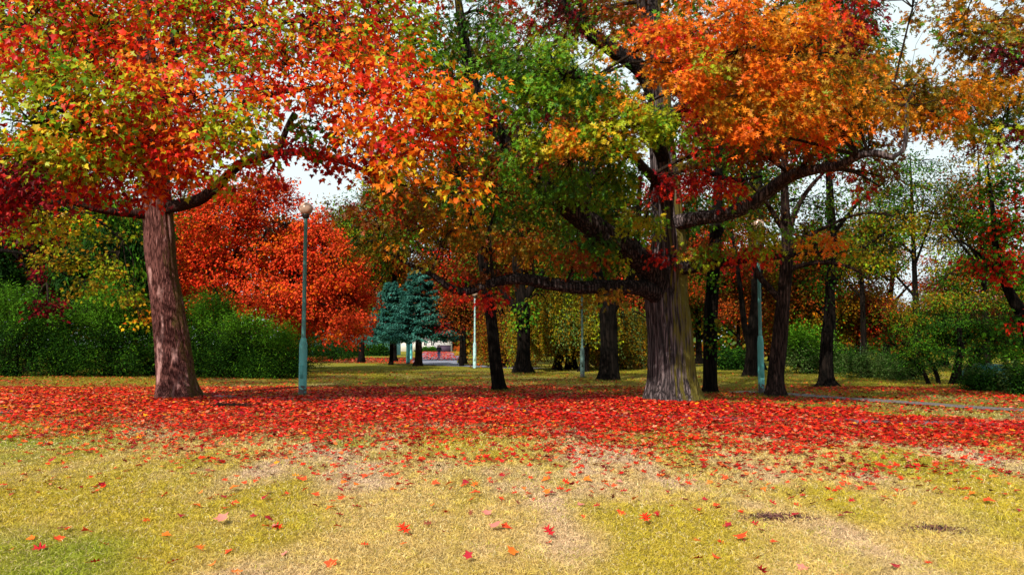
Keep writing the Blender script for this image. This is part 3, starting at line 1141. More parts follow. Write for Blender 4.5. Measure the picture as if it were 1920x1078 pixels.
b = gpt(334, 746)
Yt = b[1]
trunk = [(b, .575), (W(330, 700, Yt), .52), (W(317, 600, Yt), .47), (W(303, 500, Yt), .425), (W(295, 400, Yt), .40), (W(290, 330, Yt), .37),
         (W(285, 240, Yt), .32), (W(278, 140, Yt), .28), (W(270, 30, Yt), .22), (W(268, -120, Yt), .16), (W(280, -300, Yt), .07)]
limbs = [
    px_path([(300, 392, Yt, .2), (345, 384, Yt - .4, .17), (378, 372, Yt - .8, .15), (412, 344, Yt - 1.1, .13), (452, 308, Yt - 1.5, .12), (492, 293, Yt - 1.9, .12), (528, 286, Yt - 2.3, .10), (600, 292, Yt - 2.6, .08), (690, 322, Yt - 3, .055), (770, 352, Yt - 3.2, .03)]),
    px_path([(522, 287, Yt - 2.2, .085), (530, 262, Yt - 2.3, .085), (540, 236, Yt - 2.4, .07), (553, 213, Yt - 2.5, .075)]),
    px_path([(290, 402, Yt, .16), (250, 401, Yt - .5, .12), (190, 394, Yt - 1.2, .10), (130, 378, Yt - 1.8, .075), (50, 350, Yt - 2.6, .05), (-60, 330, Yt - 3, .03)]),
    px_path([(285, 262, Yt, .19), (238, 232, Yt - .8, .17), (190, 205, Yt - 1.5, .13), (110, 185, Yt - 2.5, .09), (20, 120, Yt - 3.5, .05)]),
    px_path([(288, 300, Yt, .18), (304, 210, Yt - .4, .15), (318, 110, Yt - .9, .12), (342, 0, Yt - 1.2, .10), (370, -130, Yt - 1.5, .05)]),
    px_path([(280, 200, Yt, .16), (250, 120, Yt - 1, .12), (170, 30, Yt - 2.2, .09), (90, -60, Yt - 3, .04)]),
    px_path([(292, 330, Yt - .2, .16), (350, 250, Yt - 2, .11), (470, 190, Yt - 4, .07), (620, 165, Yt - 5.5, .04), (760, 210, Yt - 6.3, .03), (860, 250, Yt - 6.8, .02)]),
    px_path([(288, 340, Yt - .2, .14), (250, 280, Yt - 2.5, .11), (160, 250, Yt - 5, .08), (60, 230, Yt - 7, .04)]),
    px_path([(318, 110, Yt - .9, .10), (420, 60, Yt - 2, .08), (560, 40, Yt - 3.2, .06), (700, 60, Yt - 4, .03)]),
]
bl = px_blobs([
    (60, 200, 16.5, 1.3, 2.2, .95, 20, 'leftlime'), (170, 190, 16.5, 1.2, 2.0, .9, 20, 'leftlime'), (110, 100, 17.5, 1.5, 2.2, .9, 20, 'left'),
    (40, 290, 17.5, 1.1, 1.6, .55, 13, 'leftlime'), (150, 290, 17, 1.2, 1.6, .6, 18, 'leftlime'), (-90, 200, 17, 1.2, 2.0, 1.4, 14, 'left'),
    (240, 110, 18, 1.3, 2.2, .9, 18, 'leftorange'), (230, 240, 17.5, 1.0, 1.8, .8, 16, 'leftorange'), (330, 190, 17.5, 1.2, 2.0, .8, 20, 'leftorange'),
    (300, 290, 18, 1.1, 1.6, .6, 16, 'leftred'), (380, 270, 17.5, .9, 1.4, .5, 13, 'leftorange'), (230, 330, 18.5, .9, 1.2, .45, 12, 'leftred'),
    (140, 350, 19, .9, 1.2, .4, 9, 'leftred'), (440, 240, 17, .8, 1.4, .6, 12, 'leftlime'), (470, 185, 17.5, .9, 1.4, .5, 8, 'leftorange'),
    (410, 120, 18.5, .9, 1.6, .7, 9, 'left'), (520, 90, 18.5, 1.2, 1.8, .7, 15, 'left'), (620, 60, 18.5, 1.2, 1.8, .8, 17, 'left'), (560, 160, 18, .8, 1.2, .35, 6, 'leftorange'),
    (200, 20, 18, 1.6, 2.2, .8, 20, 'left'), (60, 20, 18, 1.4, 2.2, .8, 20, 'left'), (330, 30, 19.5, .9, 1.6, .7, 12, 'left'), (450, 15, 19.5, 1.1, 1.6, .6, 12, 'left'),
    (680, 130, 17.5, .9, 1.5, .7, 14, 'leftorange'), (620, 170, 17.8, .7, 1.0, .3, 8, 'leftorange'), (600, 250, 19, .6, .8, .25, 4, 'dimgreen'), (640, 215, 18.5, .5, .8, .3, 4, 'leftred'), (500, 330, 21, .5, .5, .2, 3, 'leftred'), (700, 220, 17, .9, 1.4, .6, 14, 'leftorange'), (780, 160, 16.5, .8, 1.3, .65, 13, 'leftorange'), (830, 200, 16, .55, 1, .45, 8, 'gold'),
    (790, 260, 16.5, .6, 1, .35, 8, 'leftorange'), (870, 180, 16, .45, .8, .25, 5, 'gold'), (760, 310, 16.5, .5, .8, .22, 5, 'gold'), (880, 255, 16.2, .4, .6, .14, 3, 'leftorange'), (865, 352, 16.5, .4, .5, .16, 3, 'gold'),
    (540, 278, 20, .8, .8, .22, 6, 'oakred'), (620, 285, 20.5, .8, .8, .35, 8, 'leftred'), (690, 310, 20, .8, 1, .4, 8, 'leftred'), (420, 330, 21, .5, .6, .2, 3, 'leftlime'),
    (720, 40, 19, 1.1, 1.6, .8, 14, 'left'), (790, 80, 18.5, .8, 1.2, .6, 9, 'oakgreen'), (60, 410, 18, .8, .9, .25, 4, 'leftlime'), (20, 340, 17.2, 1.0, 1, .45, 14, 'crimson'), (-40, 380, 17.5, 1, 1, .4, 10, 'crimson'),
    (260, -90, 21, 3.2, 3.2, 1.2, 60, 'left'), (80, -100, 19.5, 2.4, 3, 1.1, 45, 'left'), (500, -90, 21, 2.6, 3, 1.1, 45, 'left'), (300, -260, 23, 3.5, 3.5, 1.6, 55, 'left'), (740, -60, 20, 2.4, 2.6, 1.0, 45, 'left'),
    (300, 60, 31, 5, 2.5, 2.2, 56, 'left', dict(size=.26, srad=.8)), (640, 40, 29, 3, 2.5, 1.4, 26, 'backred', dict(size=.26, srad=.8)), (0, 120, 31, 4, 2.5, 2.5, 40, 'left', dict(size=.26, srad=.8)), (170, 150, 26, 3.0, 2.0, 2.0, 62, 'backred'), (420, 60, 27, 2.2, 2.5, 1.2, 26, 'backred'), (60, 310, 25, 2, 2, 1, 34, 'crimson'), (250, 290, 26, 2, 2, 1, 30, 'backred'), (350, 210, 26, 1.6, 2, 1.1, 24, 'backred'), (30, 60, 26, 2.6, 2, 1.6, 34, 'backred'), (730, 120, 24, 2, 2, 1.2, 26, 'backred'), (790, 230, 22, 1.2, 1.5, .9, 14, 'dimgreen'),
])
make_tree('maple_tree', 'tall leaning maple with pinkish bark and yellow, green and orange leaves beside the lit globe lamp'.replace('lit globe', 'globe'), b, trunk, limbs, bl, 'star', .15, 44, .58,
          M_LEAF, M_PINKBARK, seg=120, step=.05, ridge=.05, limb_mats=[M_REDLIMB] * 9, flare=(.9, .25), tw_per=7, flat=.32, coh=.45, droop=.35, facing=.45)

# the big oak
b = gpt(1264, 750)
Yo = b[1]
trunk = [(b, .66), (W(1262, 700, Yo), .61), (W(1258, 620, Yo), .58), (W(1252, 560, Yo), .56), (W(1256, 500, Yo), .50), (W(1254, 430, Yo), .44), (W(1248, 340, Yo), .40),
         (W(1240, 250, Yo), .34), (W(1234, 150, Yo), .29), (W(1226, 50, Yo), .25), (W(1222, -80, Yo), .18), (W(1230, -260, Yo), .08)]
limbs = [
    px_path([(1252, 556, Yo - .1, .34), (1205, 540, Yo - .6, .21), (1150, 536, Yo - .9, .175), (1090, 539, Yo - 1.2, .165), (1030, 532, Yo - 1.5, .15), (975, 523, Yo - 1.8, .135), (925, 530, Yo - 2, .125), (872, 547, Yo - 2.3, .10), (838, 536, Yo - 2.5, .08), (808, 514, Yo - 2.8, .06), (765, 495, Yo - 3.2, .04), (720, 470, Yo - 3.5, .02)]),
    px_path([(1250, 550, Yo - .1, .42), (1212, 500, Yo - .5, .34), (1168, 462, Yo - .9, .29), (1118, 428, Yo - 1.3, .29), (1068, 390, Yo - 1.6, .27), (1010, 335, Yo - 1.9, .20), (958, 280, Yo - 2.2, .18), (915, 215, Yo - 2.5, .16), (885, 150, Yo - 2.8, .15), (868, 60, Yo - 3, .12), (850, -60, Yo - 3.2, .06)]),
    px_path([(1236, 190, Yo, .24), (1200, 130, Yo - .4, .22), (1150, 95, Yo - .9, .19), (1105, 62, Yo - 1.3, .17), (1060, 10, Yo - 1.6, .13), (1020, -60, Yo - 2, .07)]),
    px_path([(1105, 62, Yo - 1.3, .11), (1095, 20, Yo - 1.5, .10), (1090, -40, Yo - 1.6, .07)]),
    px_path([(1226, 80, Yo, .16), (1205, 30, Yo - .2, .14), (1200, -60, Yo - .4, .08)]),
    px_path([(1262, 418, Yo - .2, .24), (1310, 409, Yo - .9, .185), (1360, 402, Yo - 1.3, .175), (1410, 382, Yo - 1.8, .17), (1450, 352, Yo - 2.2, .16), (1482, 330, Yo - 3.2, .145), (1530, 318, Yo - 4.2, .11), (1575, 310, Yo - 5, .105), (1610, 292, Yo - 5.5, .085), (1645, 288, Yo - 5.8, .075), (1678, 297, Yo - 6, .07)]),
    px_path([(1670, 296, Yo - 6, .05), (1692, 284, Yo - 6.1, .045), (1698, 262, Yo - 6.15, .045), (1700, 230, Yo - 6.2, .038), (1700, 194, Yo - 6.2, .03)]),
    px_path([(1262, 505, Yo - .1, .22), (1310, 500, Yo - .8, .15), (1360, 492, Yo - 1.3, .12), (1420, 484, Yo - 1.8, .09), (1490, 478, Yo - 2.2, .06), (1560, 470, Yo - 2.6, .035)]),
    px_path([(1256, 325, Yo - .1, .14), (1300, 311, Yo - .7, .09), (1335, 325, Yo - 1.2, .075), (1375, 338, Yo - 1.6, .06), (1430, 330, Yo - 2, .03)]),
    px_path([(1090, 395, Yo - 1.6, .12), (1105, 350, Yo - 2, .09), (1120, 312, Yo - 2.2, .075), (1150, 300, Yo - 2.5, .05)]),
    px_path([(1240, 270, Yo - .1, .2), (1290, 190, Yo - 1.8, .15), (1370, 120, Yo - 3.6, .12), (1460, 80, Yo - 5, .09), (1540, 70, Yo - 5.8, .05)]),
    px_path([(1238, 230, Yo, .17), (1330, 170, Yo - .5, .13), (1450, 150, Yo - 1.2, .10), (1600, 170, Yo - 2, .08), (1740, 180, Yo - 2.8, .05), (1850, 190, Yo - 3.4, .03)]),
    px_path([(1245, 300, Yo - .1, .18), (1210, 230, Yo - 2.4, .13), (1140, 170, Yo - 4.4, .10), (1040, 130, Yo - 6, .06)]),
    px_path([(1245, 360, Yo - .1, .16), (1220, 330, Yo - 2.4, .12), (1170, 280, Yo - 4.4, .09), (1090, 260, Yo - 5.4, .05)]),
]
# (W,(px,py),Y)  radii in metres; sprays
bl = px_blobs([
    (940, 110, 17.5, .8, 1.4, .55, 11, 'oakgreen'), (1010, 110, 17, .9, 1.4, .6, 15, 'oakgreen'), (1085, 140, 16.5, .9, 1.4, .6, 17, 'oakgreen'), (1145, 175, 16.5, .6, 1.1, .4, 9, 'oaklime'),
    (1040, 200, 17, .8, 1.3, .35, 9, 'oakgreen'), (960, 190, 17.5, .6, 1.2, .4, 6, 'oakgreen'), (1110, 235, 17, .7, 1, .25, 6, 'oaklime'), (1180, 220, 16.5, .8, 1, .25, 10, 'oaklime'),
    (1230, 240, 16.3, .6, .9, .25, 7, 'oaklime'), (1080, 260, 16.8, .7, 1, .25, 8, 'gold'), (1150, 270, 16.8, .6, .9, .2, 6, 'oaklime'), (1020, 275, 17.5, .7, 1, .2, 6, 'oaklime'),
    (980, 310, 18.5, .9, 1.2, .45, 10, 'oakgreen'), (1050, 335, 18.5, .8, 1.2, .45, 10, 'oakgreen'), (1120, 360, 19, .7, 1.0, .4, 7, 'oakgreen'), (1140, 310, 18.5, .8, 1.0, .35, 7, 'oakgreen'),
    (1210, 420, 20.5, .6, .6, .2, 6, 'oaklime'), (1190, 340, 19.5, .6, .9, .4, 5, 'oakgreen'), (1240, 345, 20.5, .5, .6, .3, 3, 'oakred'),
    (1300, 90, 18.5, 1.3, 1.2, 1.0, 30, 'oakolive'), (1450, 90, 18.5, 1.5, 1.2, 1.0, 34, 'oakolive'), (1560, 60, 19, 1.2, 1.2, .7, 22, 'crimson'), (1400, 200, 18.5, 1.4, 1, .8, 24, 'oakolive'), (1530, 210, 18.8, 1.2, 1, .7, 20, 'oakolive'), (1700, 200, 19.5, 1.6, 1, .7, 24, 'oakolive'), (1320, 180, 19, .8, 1, .8, 14, 'oakred'),
    (1050, 150, 19.5, 1.6, 1, .9, 30, 'dimgreen'), (1130, 250, 20, 1.2, 1, .6, 16, 'oakrust'), (960, 300, 20.5, 1.2, 1, .6, 16, 'oakrust'), (1050, 350, 21, 1.2, .8, .6, 18, 'dimgreen'), (1190, 420, 22, .9, .6, .6, 8, 'dimgreen'),
    (1255, 60, 16, .7, 1.3, .7, 15, 'oakorange'), (1340, 50, 15.8, .8, 1.4, .6, 18, 'oakorange'), (1430, 50, 15.6, .8, 1.4, .6, 18, 'oakamber'), (1520, 40, 16, .7, 1.3, .5, 14, 'oakorange'),
    (1270, 120, 16, .5, 1.1, .4, 8, 'oakorange'), (1350, 130, 15.6, .8, 1.3, .45, 15, 'oakamber'), (1450, 140, 15.4, .8, 1.3, .45, 16, 'oakorange'), (1540, 130, 16, .8, 1.3, .5, 14, 'oakamber'),
    (1300, 165, 15.8, .6, 1, .25, 8, 'oakorange'), (1385, 200, 15.8, .7, 1, .3, 11, 'oakamber'), (1400, 248, 15.8, .5, .8, .25, 7, 'oakorange'), (1480, 215, 15.8, .8, 1.1, .35, 13, 'oakamber'),
    (1545, 235, 16.5, .5, .7, .2, 7, 'oakorange'), (1580, 200, 16.5, .8, 1.1, .4, 11, 'oakamber'), (1600, 130, 17, .9, 1.3, .5, 13, 'oakolive'), (1680, 160, 17.2, .9, 1.3, .5, 13, 'oakolive'),
    (1670, 220, 17.2, .9, 1.2, .4, 12, 'oakamber'), (1760, 170, 17.5, .9, 1.2, .5, 12, 'oakolive'), (1770, 230, 17.5, .8, 1, .3, 8, 'oakamber'), (1850, 170, 17.5, .8, 1.1, .45, 10, 'oakamber'), (1640, 270, 18, .7, .8, .2, 4, 'oakrust'),
    (1330, 290, 19.5, .9, 1.3, .5, 9, 'oakrust'), (1420, 290, 19.5, .9, 1.2, .4, 10, 'oakrust'), (1500, 290, 19, .7, 1, .3, 6, 'oakrust'), (1290, 340, 20, .6, .8, .25, 6, 'oakred'), (1350, 355, 19.7, .5, .7, .2, 5, 'leftred'),
    (1335, 235, 22, 1.2, 1.2, .9, 18, 'crimson'), (1420, 225, 22, 1.0, 1.2, .8, 8, 'oakrust'), (1250, 190, 23.5, .7, .8, .6, 5, 'crimson'),
    (1580, 315, 19, .8, .7, .15, 4, 'leftred'), (1650, 330, 19, .6, .7, .2, 3, 'oakrust'), (1650, 350, 18.6, .5, .5, .12, 2, 'leftorange'),
    (1000, 240, 22, 1.3, 1.5, .8, 14, 'deepred'), (950, 250, 24, 1.4, 1.5, .9, 12, 'oakrust'), (940, 200, 19.5, .5, .6, .2, 3, 'oakred'), (900, 130, 22, 1.3, 1.6, 1.0, 14, 'dimgreen'), (860, 260, 21, .9, 1, .6, 6, 'oakgreen'),
    (1310, 470, 21, .7, .8, .18, 4, 'oakrust'), (1330, 478, 20.5, .6, .5, .15, 4, 'oaklime'), (1390, 470, 20.3, .7, .7, .15, 4, 'leftred'), (1440, 462, 20, .6, .6, .15, 3, 'oaklime'), (1530, 455, 19.8, .8, .6, .15, 4, 'gold'),
    (1225, 480, 21.2, .45, .4, .12, 2, 'oakred'), (1190, 488, 21, .4, .4, .1, 1, 'oaklime'),
    (760, 470, 19.5, 1.0, 1.2, .5, 9, 'oakolive'), (700, 400, 19, 1.0, 1.2, .5, 8, 'oakrust'), (830, 430, 20, 1.2, 1.2, .6, 12, 'oakolive'), (920, 440, 20.5, 1.2, 1.2, .6, 12, 'oakolive'),
    (1000, 470, 21, 1.1, 1.2, .5, 11, 'oakolive'), (1080, 490, 21, .8, 1, .35, 7, 'oakrust'), (960, 520, 21.5, 1.0, .8, .15, 5, 'oakrust'), (870, 510, 20.5, .9, .9, .25, 6, 'oakrust'), (1110, 460, 21.2, .6, .8, .4, 5, 'dimgreen'),
    (1120, 555, 21.5, .9, .6, .15, 4, 'oakolive'), (900, 560, 20.5, .8, .6, .15, 3, 'oakred'), (690, 450, 20, 1.0, 1, .6, 8, 'dimgreen'),
    (880, 40, 19, 1.1, 1.5, .7, 12, 'dimgreen'), (930, 30, 20, 1.1, 1.5, .7, 12, 'oakrust'), (1040, 30, 20, 1.1, 1.5, .6, 12, 'deepred'), (1150, 20, 19.5, 1.0, 1.4, .6, 11, 'oakrust'), (880, 190, 20, .9, 1.3, .8, 10, 'dimgreen'),
    (870, 380, 21, 1.1, 1.3, .7, 12, 'dimgreen'), (780, 400, 20, 1.1, 1.2, .6, 10, 'oakrust'), (1000, 400, 22.5, 1.3, 1, .7, 14, 'dimgreen'), (1120, 420, 23.5, 1.2, 1, .7, 12, 'dimgreen'), (1430, 425, 20, .8, .8, .3, 6, 'oaklime'), (1300, 400, 23.5, 1.2, 1, .6, 10, 'dimgreen'),
    (1250, 60, 30, 5, 2.5, 2.2, 60, 'oakolive', dict(size=.26, srad=.8)), (950, 120, 29, 3.5, 2.5, 2.2, 44, 'dim', dict(size=.26, srad=.8)), (1550, 120, 29, 3.5, 2.5, 1.8, 34, 'oakolive', dict(size=.26, srad=.8)),
    (1230, -90, 22, 3.4, 3.5, 1.2, 70, 'oakolive'), (1000, -90, 20.5, 2.6, 3, 1.1, 50, 'oakrust'), (1480, -100, 20.5, 3.0, 3, 1.1, 50, 'oakamber'), (1240, -280, 23, 4, 3.5, 1.6, 60, 'oakolive'), (1720, -20, 20, 1.4, 2.2, .7, 10, 'oakolive'),
    (1000, 60, 26, 2.8, 2.5, 1.8, 28, 'oakrust'), (1330, 60, 27, 3.4, 2.5, 2.0, 34, 'oakrust'), (1120, 30, 23, 1.3, 1.5, .8, 12, 'oakrust'), (1550, 180, 26, 2.6, 2.5, 1.4, 24, 'oakolive'), (1400, 340, 27, 2.5, 2, .9, 14, 'dimgreen'), (1130, 250, 27, 2, 2, .8, 10, 'dimgreen'),
])
make_tree('oak_tree', 'huge spreading oak with a broad fissured mossy trunk and long low limbs', b, trunk, limbs, bl, 'oak', .15, 43, .37,
          M_LEAF, M_OAKBARK, seg=144, step=.05, ridge=.07, flute=.055, flare=(1.0, .30), tw_per=6, flat=.35, coh=.75, droop=.5, facing=.55,
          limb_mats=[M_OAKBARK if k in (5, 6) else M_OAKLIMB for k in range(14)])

# ================================================================== MIDDLE-DISTANCE TREES
def simple_trunk(px0, py0, pts, r0):
    b = gpt(px0, py0)
    out = [(b, r0)]
    for px, py, r in pts:
        out.append((W(px, py, b[1]), r))
    return b, b[1], out


# leaning dark tree left of the low limb
b, Y, tr = simple_trunk(937, 733, [(930, 680, .21), (922, 610, .19), (915, 560, .18), (905, 490, .16), (890, 430, .14), (872, 375, .12), (855, 300, .10), (845, 200, .07), (850, 80, .03)], .24)
make_tree('young_tree', 'slim dark leaning tree under the end of the low oak limb', b, tr,
          [px_path([(905, 490, Y, .10), (915, 440, Y, .08), (935, 380, Y, .06), (950, 300, Y, .03)]), px_path([(915, 545, Y, .06), (960, 480, Y + .5, .05), (1000, 420, Y + 1, .03)])],
          px_blobs([(850, 330, Y + .5, 1.6, 1.6, 1.2, 26, 'oakolive'), (930, 360, Y + .8, 1.6, 1.5, 1.0, 24, 'dim'), (780, 380, Y + .5, 1.5, 1.4, 1.0, 22, 'dim'), (1000, 400, Y + 1, 1.3, 1.3, .8, 16, 'dim'), (840, 170, Y + 1, 2.0, 2, 1.4, 30, 'dim'), (900, 250, Y + 1, 1.6, 1.6, .8, 18, 'oakrust')]),
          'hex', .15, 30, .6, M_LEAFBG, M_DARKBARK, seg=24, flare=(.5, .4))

b, Y, tr = simple_trunk(980, 699, [(982, 655, .35), (982, 600, .37), (980, 570, .37), (975, 540, .30), (970, 480, .26), (985, 380, .2), (980, 250, .12), (985, 150, .05)], .43)
make_tree('knobbly_tree', 'thick knobbly dark tree with a swollen ivy-clad trunk', b, tr,
          [px_path([(978, 590, Y, .3), (958, 565, Y, .22), (940, 540, Y, .15), (900, 470, Y, .07)]), px_path([(984, 560, Y, .24), (1010, 520, Y, .16), (1060, 460, Y, .08)])],
          px_blobs([(960, 420, Y, 3.2, 3, 2.2, 40, 'dim'), (1060, 400, Y, 3, 3, 2, 36, 'dim'), (900, 360, Y + 1, 3, 3, 2, 34, 'oakrust'), (1000, 260, Y + 2, 3.2, 3, 2.2, 34, 'dim'), (985, 590, Y - .5, .55, .5, 1.0, 8, 'dimgreen')]),
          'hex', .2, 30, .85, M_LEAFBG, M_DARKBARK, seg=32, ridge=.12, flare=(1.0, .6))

b, Y, tr = simple_trunk(1142, 713, [(1142, 660, .38), (1141, 610, .37), (1138, 575, .38), (1128, 545, .27), (1118, 500, .22), (1105, 420, .17), (1100, 300, .10)], .43)
make_tree('forked_tree', 'stout dark tree forking into two just under the low oak limb', b, tr,
          [px_path([(1142, 585, Y, .32), (1160, 556, Y, .24), (1182, 525, Y, .2), (1195, 440, Y, .14), (1200, 330, Y, .08)])],
          px_blobs([(1100, 440, Y, 2.6, 2.5, 1.6, 34, 'dimgreen'), (1180, 400, Y + 1, 2.4, 2.4, 1.6, 30, 'dim'), (1110, 300, Y + 1, 2.8, 2.6, 1.6, 26, 'dim'), (1050, 500, Y + 2, 1.8, 2, 1, 18, 'dimgreen')]),
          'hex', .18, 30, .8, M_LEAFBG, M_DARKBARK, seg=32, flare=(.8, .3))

b, Y, tr = simple_trunk(1332, 736, [(1331, 680, .225), (1332, 600, .215), (1336, 540, .21), (1340, 470, .19), (1345, 380, .16), (1350, 250, .10), (1352, 120, .05)], .26)
make_tree('straight_tree', 'straight dark tree with small leafy shoots right behind the big oak', b, tr,
          [px_path([(1340, 460, Y, .08), (1370, 400, Y + .3, .06), (1400, 330, Y + .6, .03)])],
          px_blobs([(1335, 520, Y - .2, .35, .35, .5, 5, 'dimgreen'), (1322, 600, Y - .3, .3, .3, .25, 3, 'dimgreen'), (1340, 640, Y - .3, .28, .28, .3, 3, 'dimgreen'), (1370, 420, Y + 1, 1.5, 1.4, 1.0, 16, 'dim'), (1330, 330, Y + 1.5, 1.6, 1.5, 1.0, 18, 'dim')]),
          'hex', .12, 26, .45, M_LEAFBG, M_DARKBARK, seg=28, flare=(.5, .35))

b, Y, tr = simple_trunk(1453, 743, [(1455, 700, .235), (1462, 640, .22), (1468, 570, .20), (1474, 510, .185), (1476, 450, .16), (1472, 390, .13), (1470, 320, .09), (1468, 220, .05)], .30)
make_tree('branching_tree', 'brown-footed tree with upswept side branches between the path and the teal post', b, tr,
          [px_path([(1465, 565, Y, .11), (1450, 548, Y, .10), (1425, 520, Y + .1, .09), (1412, 490, Y + .2, .07), (1405, 440, Y + .2, .04)]),
           px_path([(1474, 512, Y, .09), (1495, 500, Y - .2, .07), (1540, 492, Y - .5, .06), (1590, 500, Y - .8, .04), (1640, 530, Y - 1, .02)]),
           px_path([(1476, 450, Y, .10), (1490, 400, Y, .08), (1520, 350, Y, .06), (1560, 310, Y, .03)]),
           px_path([(1474, 440, Y, .09), (1450, 400, Y - .2, .07), (1430, 370, Y - .4, .05), (1400, 340, Y - .6, .03)]),
           px_path([(1478, 470, Y, .07), (1540, 430, Y, .05), (1620, 400, Y, .04), (1700, 410, Y, .02)])],
          px_blobs([(1560, 380, Y, 1.6, 1.5, .5, 11, 'dimgreen'), (1640, 410, Y, 1.4, 1.4, .45, 8, 'yellowgreen'), (1480, 380, Y + .5, 1.4, 1.4, .6, 12, 'dimgreen'), (1560, 470, Y - .3, 1.5, 1.2, .4, 9, 'yellowgreen'), (1630, 500, Y - .6, 1.1, 1, .3, 6, 'yellowgreen'),
                     (1420, 420, Y + .3, 1.0, 1, .6, 8, 'dim'), (1520, 300, Y, 1.4, 1.4, .6, 10, 'dimgreen'), (1700, 400, Y, 1.0, 1, .4, 4, 'dimgreen'), (1460, 250, Y + 1, 1.6, 1.6, .8, 14, 'dim')]),
          'kite', .11, 34, .55, M_LEAFBG, M_BROWNBARK, seg=36, flare=(.6, .45), tw_per=10)

b, Y, tr = simple_trunk(1549, 725, [(1549, 680, .22), (1551, 630, .20), (1556, 580, .20), (1556, 540, .17), (1562, 480, .15), (1560, 400, .11), (1556, 300, .07), (1560, 200, .03)], .30)
make_tree('green_tree', 'dark-stemmed tree with airy green foliage standing beyond the gravel path', b, tr,
          [px_path([(1556, 540, Y, .1), (1590, 500, Y, .07), (1640, 450, Y, .05), (1690, 420, Y, .03)]), px_path([(1560, 500, Y, .08), (1530, 460, Y, .06), (1500, 420, Y, .03)]), px_path([(1561, 440, Y, .08), (1610, 380, Y, .05), (1660, 340, Y, .03)])],
          px_blobs([(1560, 520, Y, 1.3, 1.3, .8, 20, 'dimgreen'), (1610, 470, Y, 1.6, 1.5, .7, 14, 'yellowgreen'), (1660, 420, Y, 1.6, 1.5, .6, 9, 'dimgreen'), (1510, 450, Y, 1.2, 1.3, .7, 10, 'dimgreen'), (1580, 370, Y, 1.7, 1.5, .7, 10, 'dimgreen'), (1680, 350, Y, 1.4, 1.4, .5, 4, 'dimgreen'), (1550, 280, Y, 1.8, 1.6, .8, 10, 'dimgreen')]),
          'kite', .12, 34, .6, M_LEAFBG, M_DARKBARK, seg=28, ridge=.1, flare=(.5, .9), tw_per=10)

b, Y, tr = simple_trunk(1409, 705, [(1410, 660, .28), (1414, 600, .26), (1420, 540, .24), (1425, 460, .2), (1425, 340, .12), (1420, 250, .05)], .38)
make_tree('twin_tree', 'rough dark tree with a second thin stem standing beyond the teal post', b, tr,
          [px_path([(1405, 650, Y, .16), (1396, 610, Y, .15), (1390, 560, Y, .13), (1380, 480, Y, .09), (1365, 400, Y, .05)])],
          px_blobs([(1400, 480, Y + 1, 2.6, 2.2, 1.6, 22, 'brownred'), (1370, 400, Y + 1, 2.6, 2.4, 1.6, 22, 'dim'), (1440, 360, Y + 1, 2.4, 2.2, 1.4, 18, 'dim')]),
          'kite', .17, 34, .8, M_LEAFBG, M_DARKBARK, seg=24)

# red and green tree at the frame's edge, trunk leaning
b, Y, tr = simple_trunk(1935, 738, [(1935, 690, .2), (1932, 640, .19), (1922, 600, .18), (1905, 570, .17), (1885, 530, .13), (1868, 470, .10), (1862, 400, .07), (1850, 300, .03)], .28)
make_tree('red_leaved_tree', 'tree at the frame edge with scarlet and dark green leaves and a bent stem', b, tr,
          [px_path([(1930, 620, Y, .12), (1960, 540, Y, .1), (1980, 420, Y, .06), (1985, 300, Y, .03)]), px_path([(1880, 520, Y, .08), (1840, 480, Y, .05), (1800, 450, Y, .025)])],
          px_blobs([(1880, 500, Y - .5, .9, 1.1, .7, 14, 'redgreen'), (1910, 430, Y - .5, 1.0, 1.1, .8, 16, 'redgreen'), (1850, 420, Y, .8, 1, .6, 9, 'dimgreen'), (1900, 340, Y, 1.0, 1.1, .7, 12, 'dimgreen'), (1960, 380, Y, 1.2, 1.2, 1.0, 18, 'redgreen'),
                     (1860, 330, Y, .9, 1, .5, 6, 'dimgreen'), (1900, 600, Y - .3, .7, .8, .3, 5, 'redgreen'), (1840, 500, Y, .6, .8, .3, 4, 'redgreen'), (1980, 520, Y, 1, 1, 1, 12, 'dimgreen'), (1790, 400, Y, .7, .8, .3, 3, 'dimgreen')]),
          'star', .15, 28, .45, M_LEAFBG, M_DARKBARK, seg=20, tw_per=9)

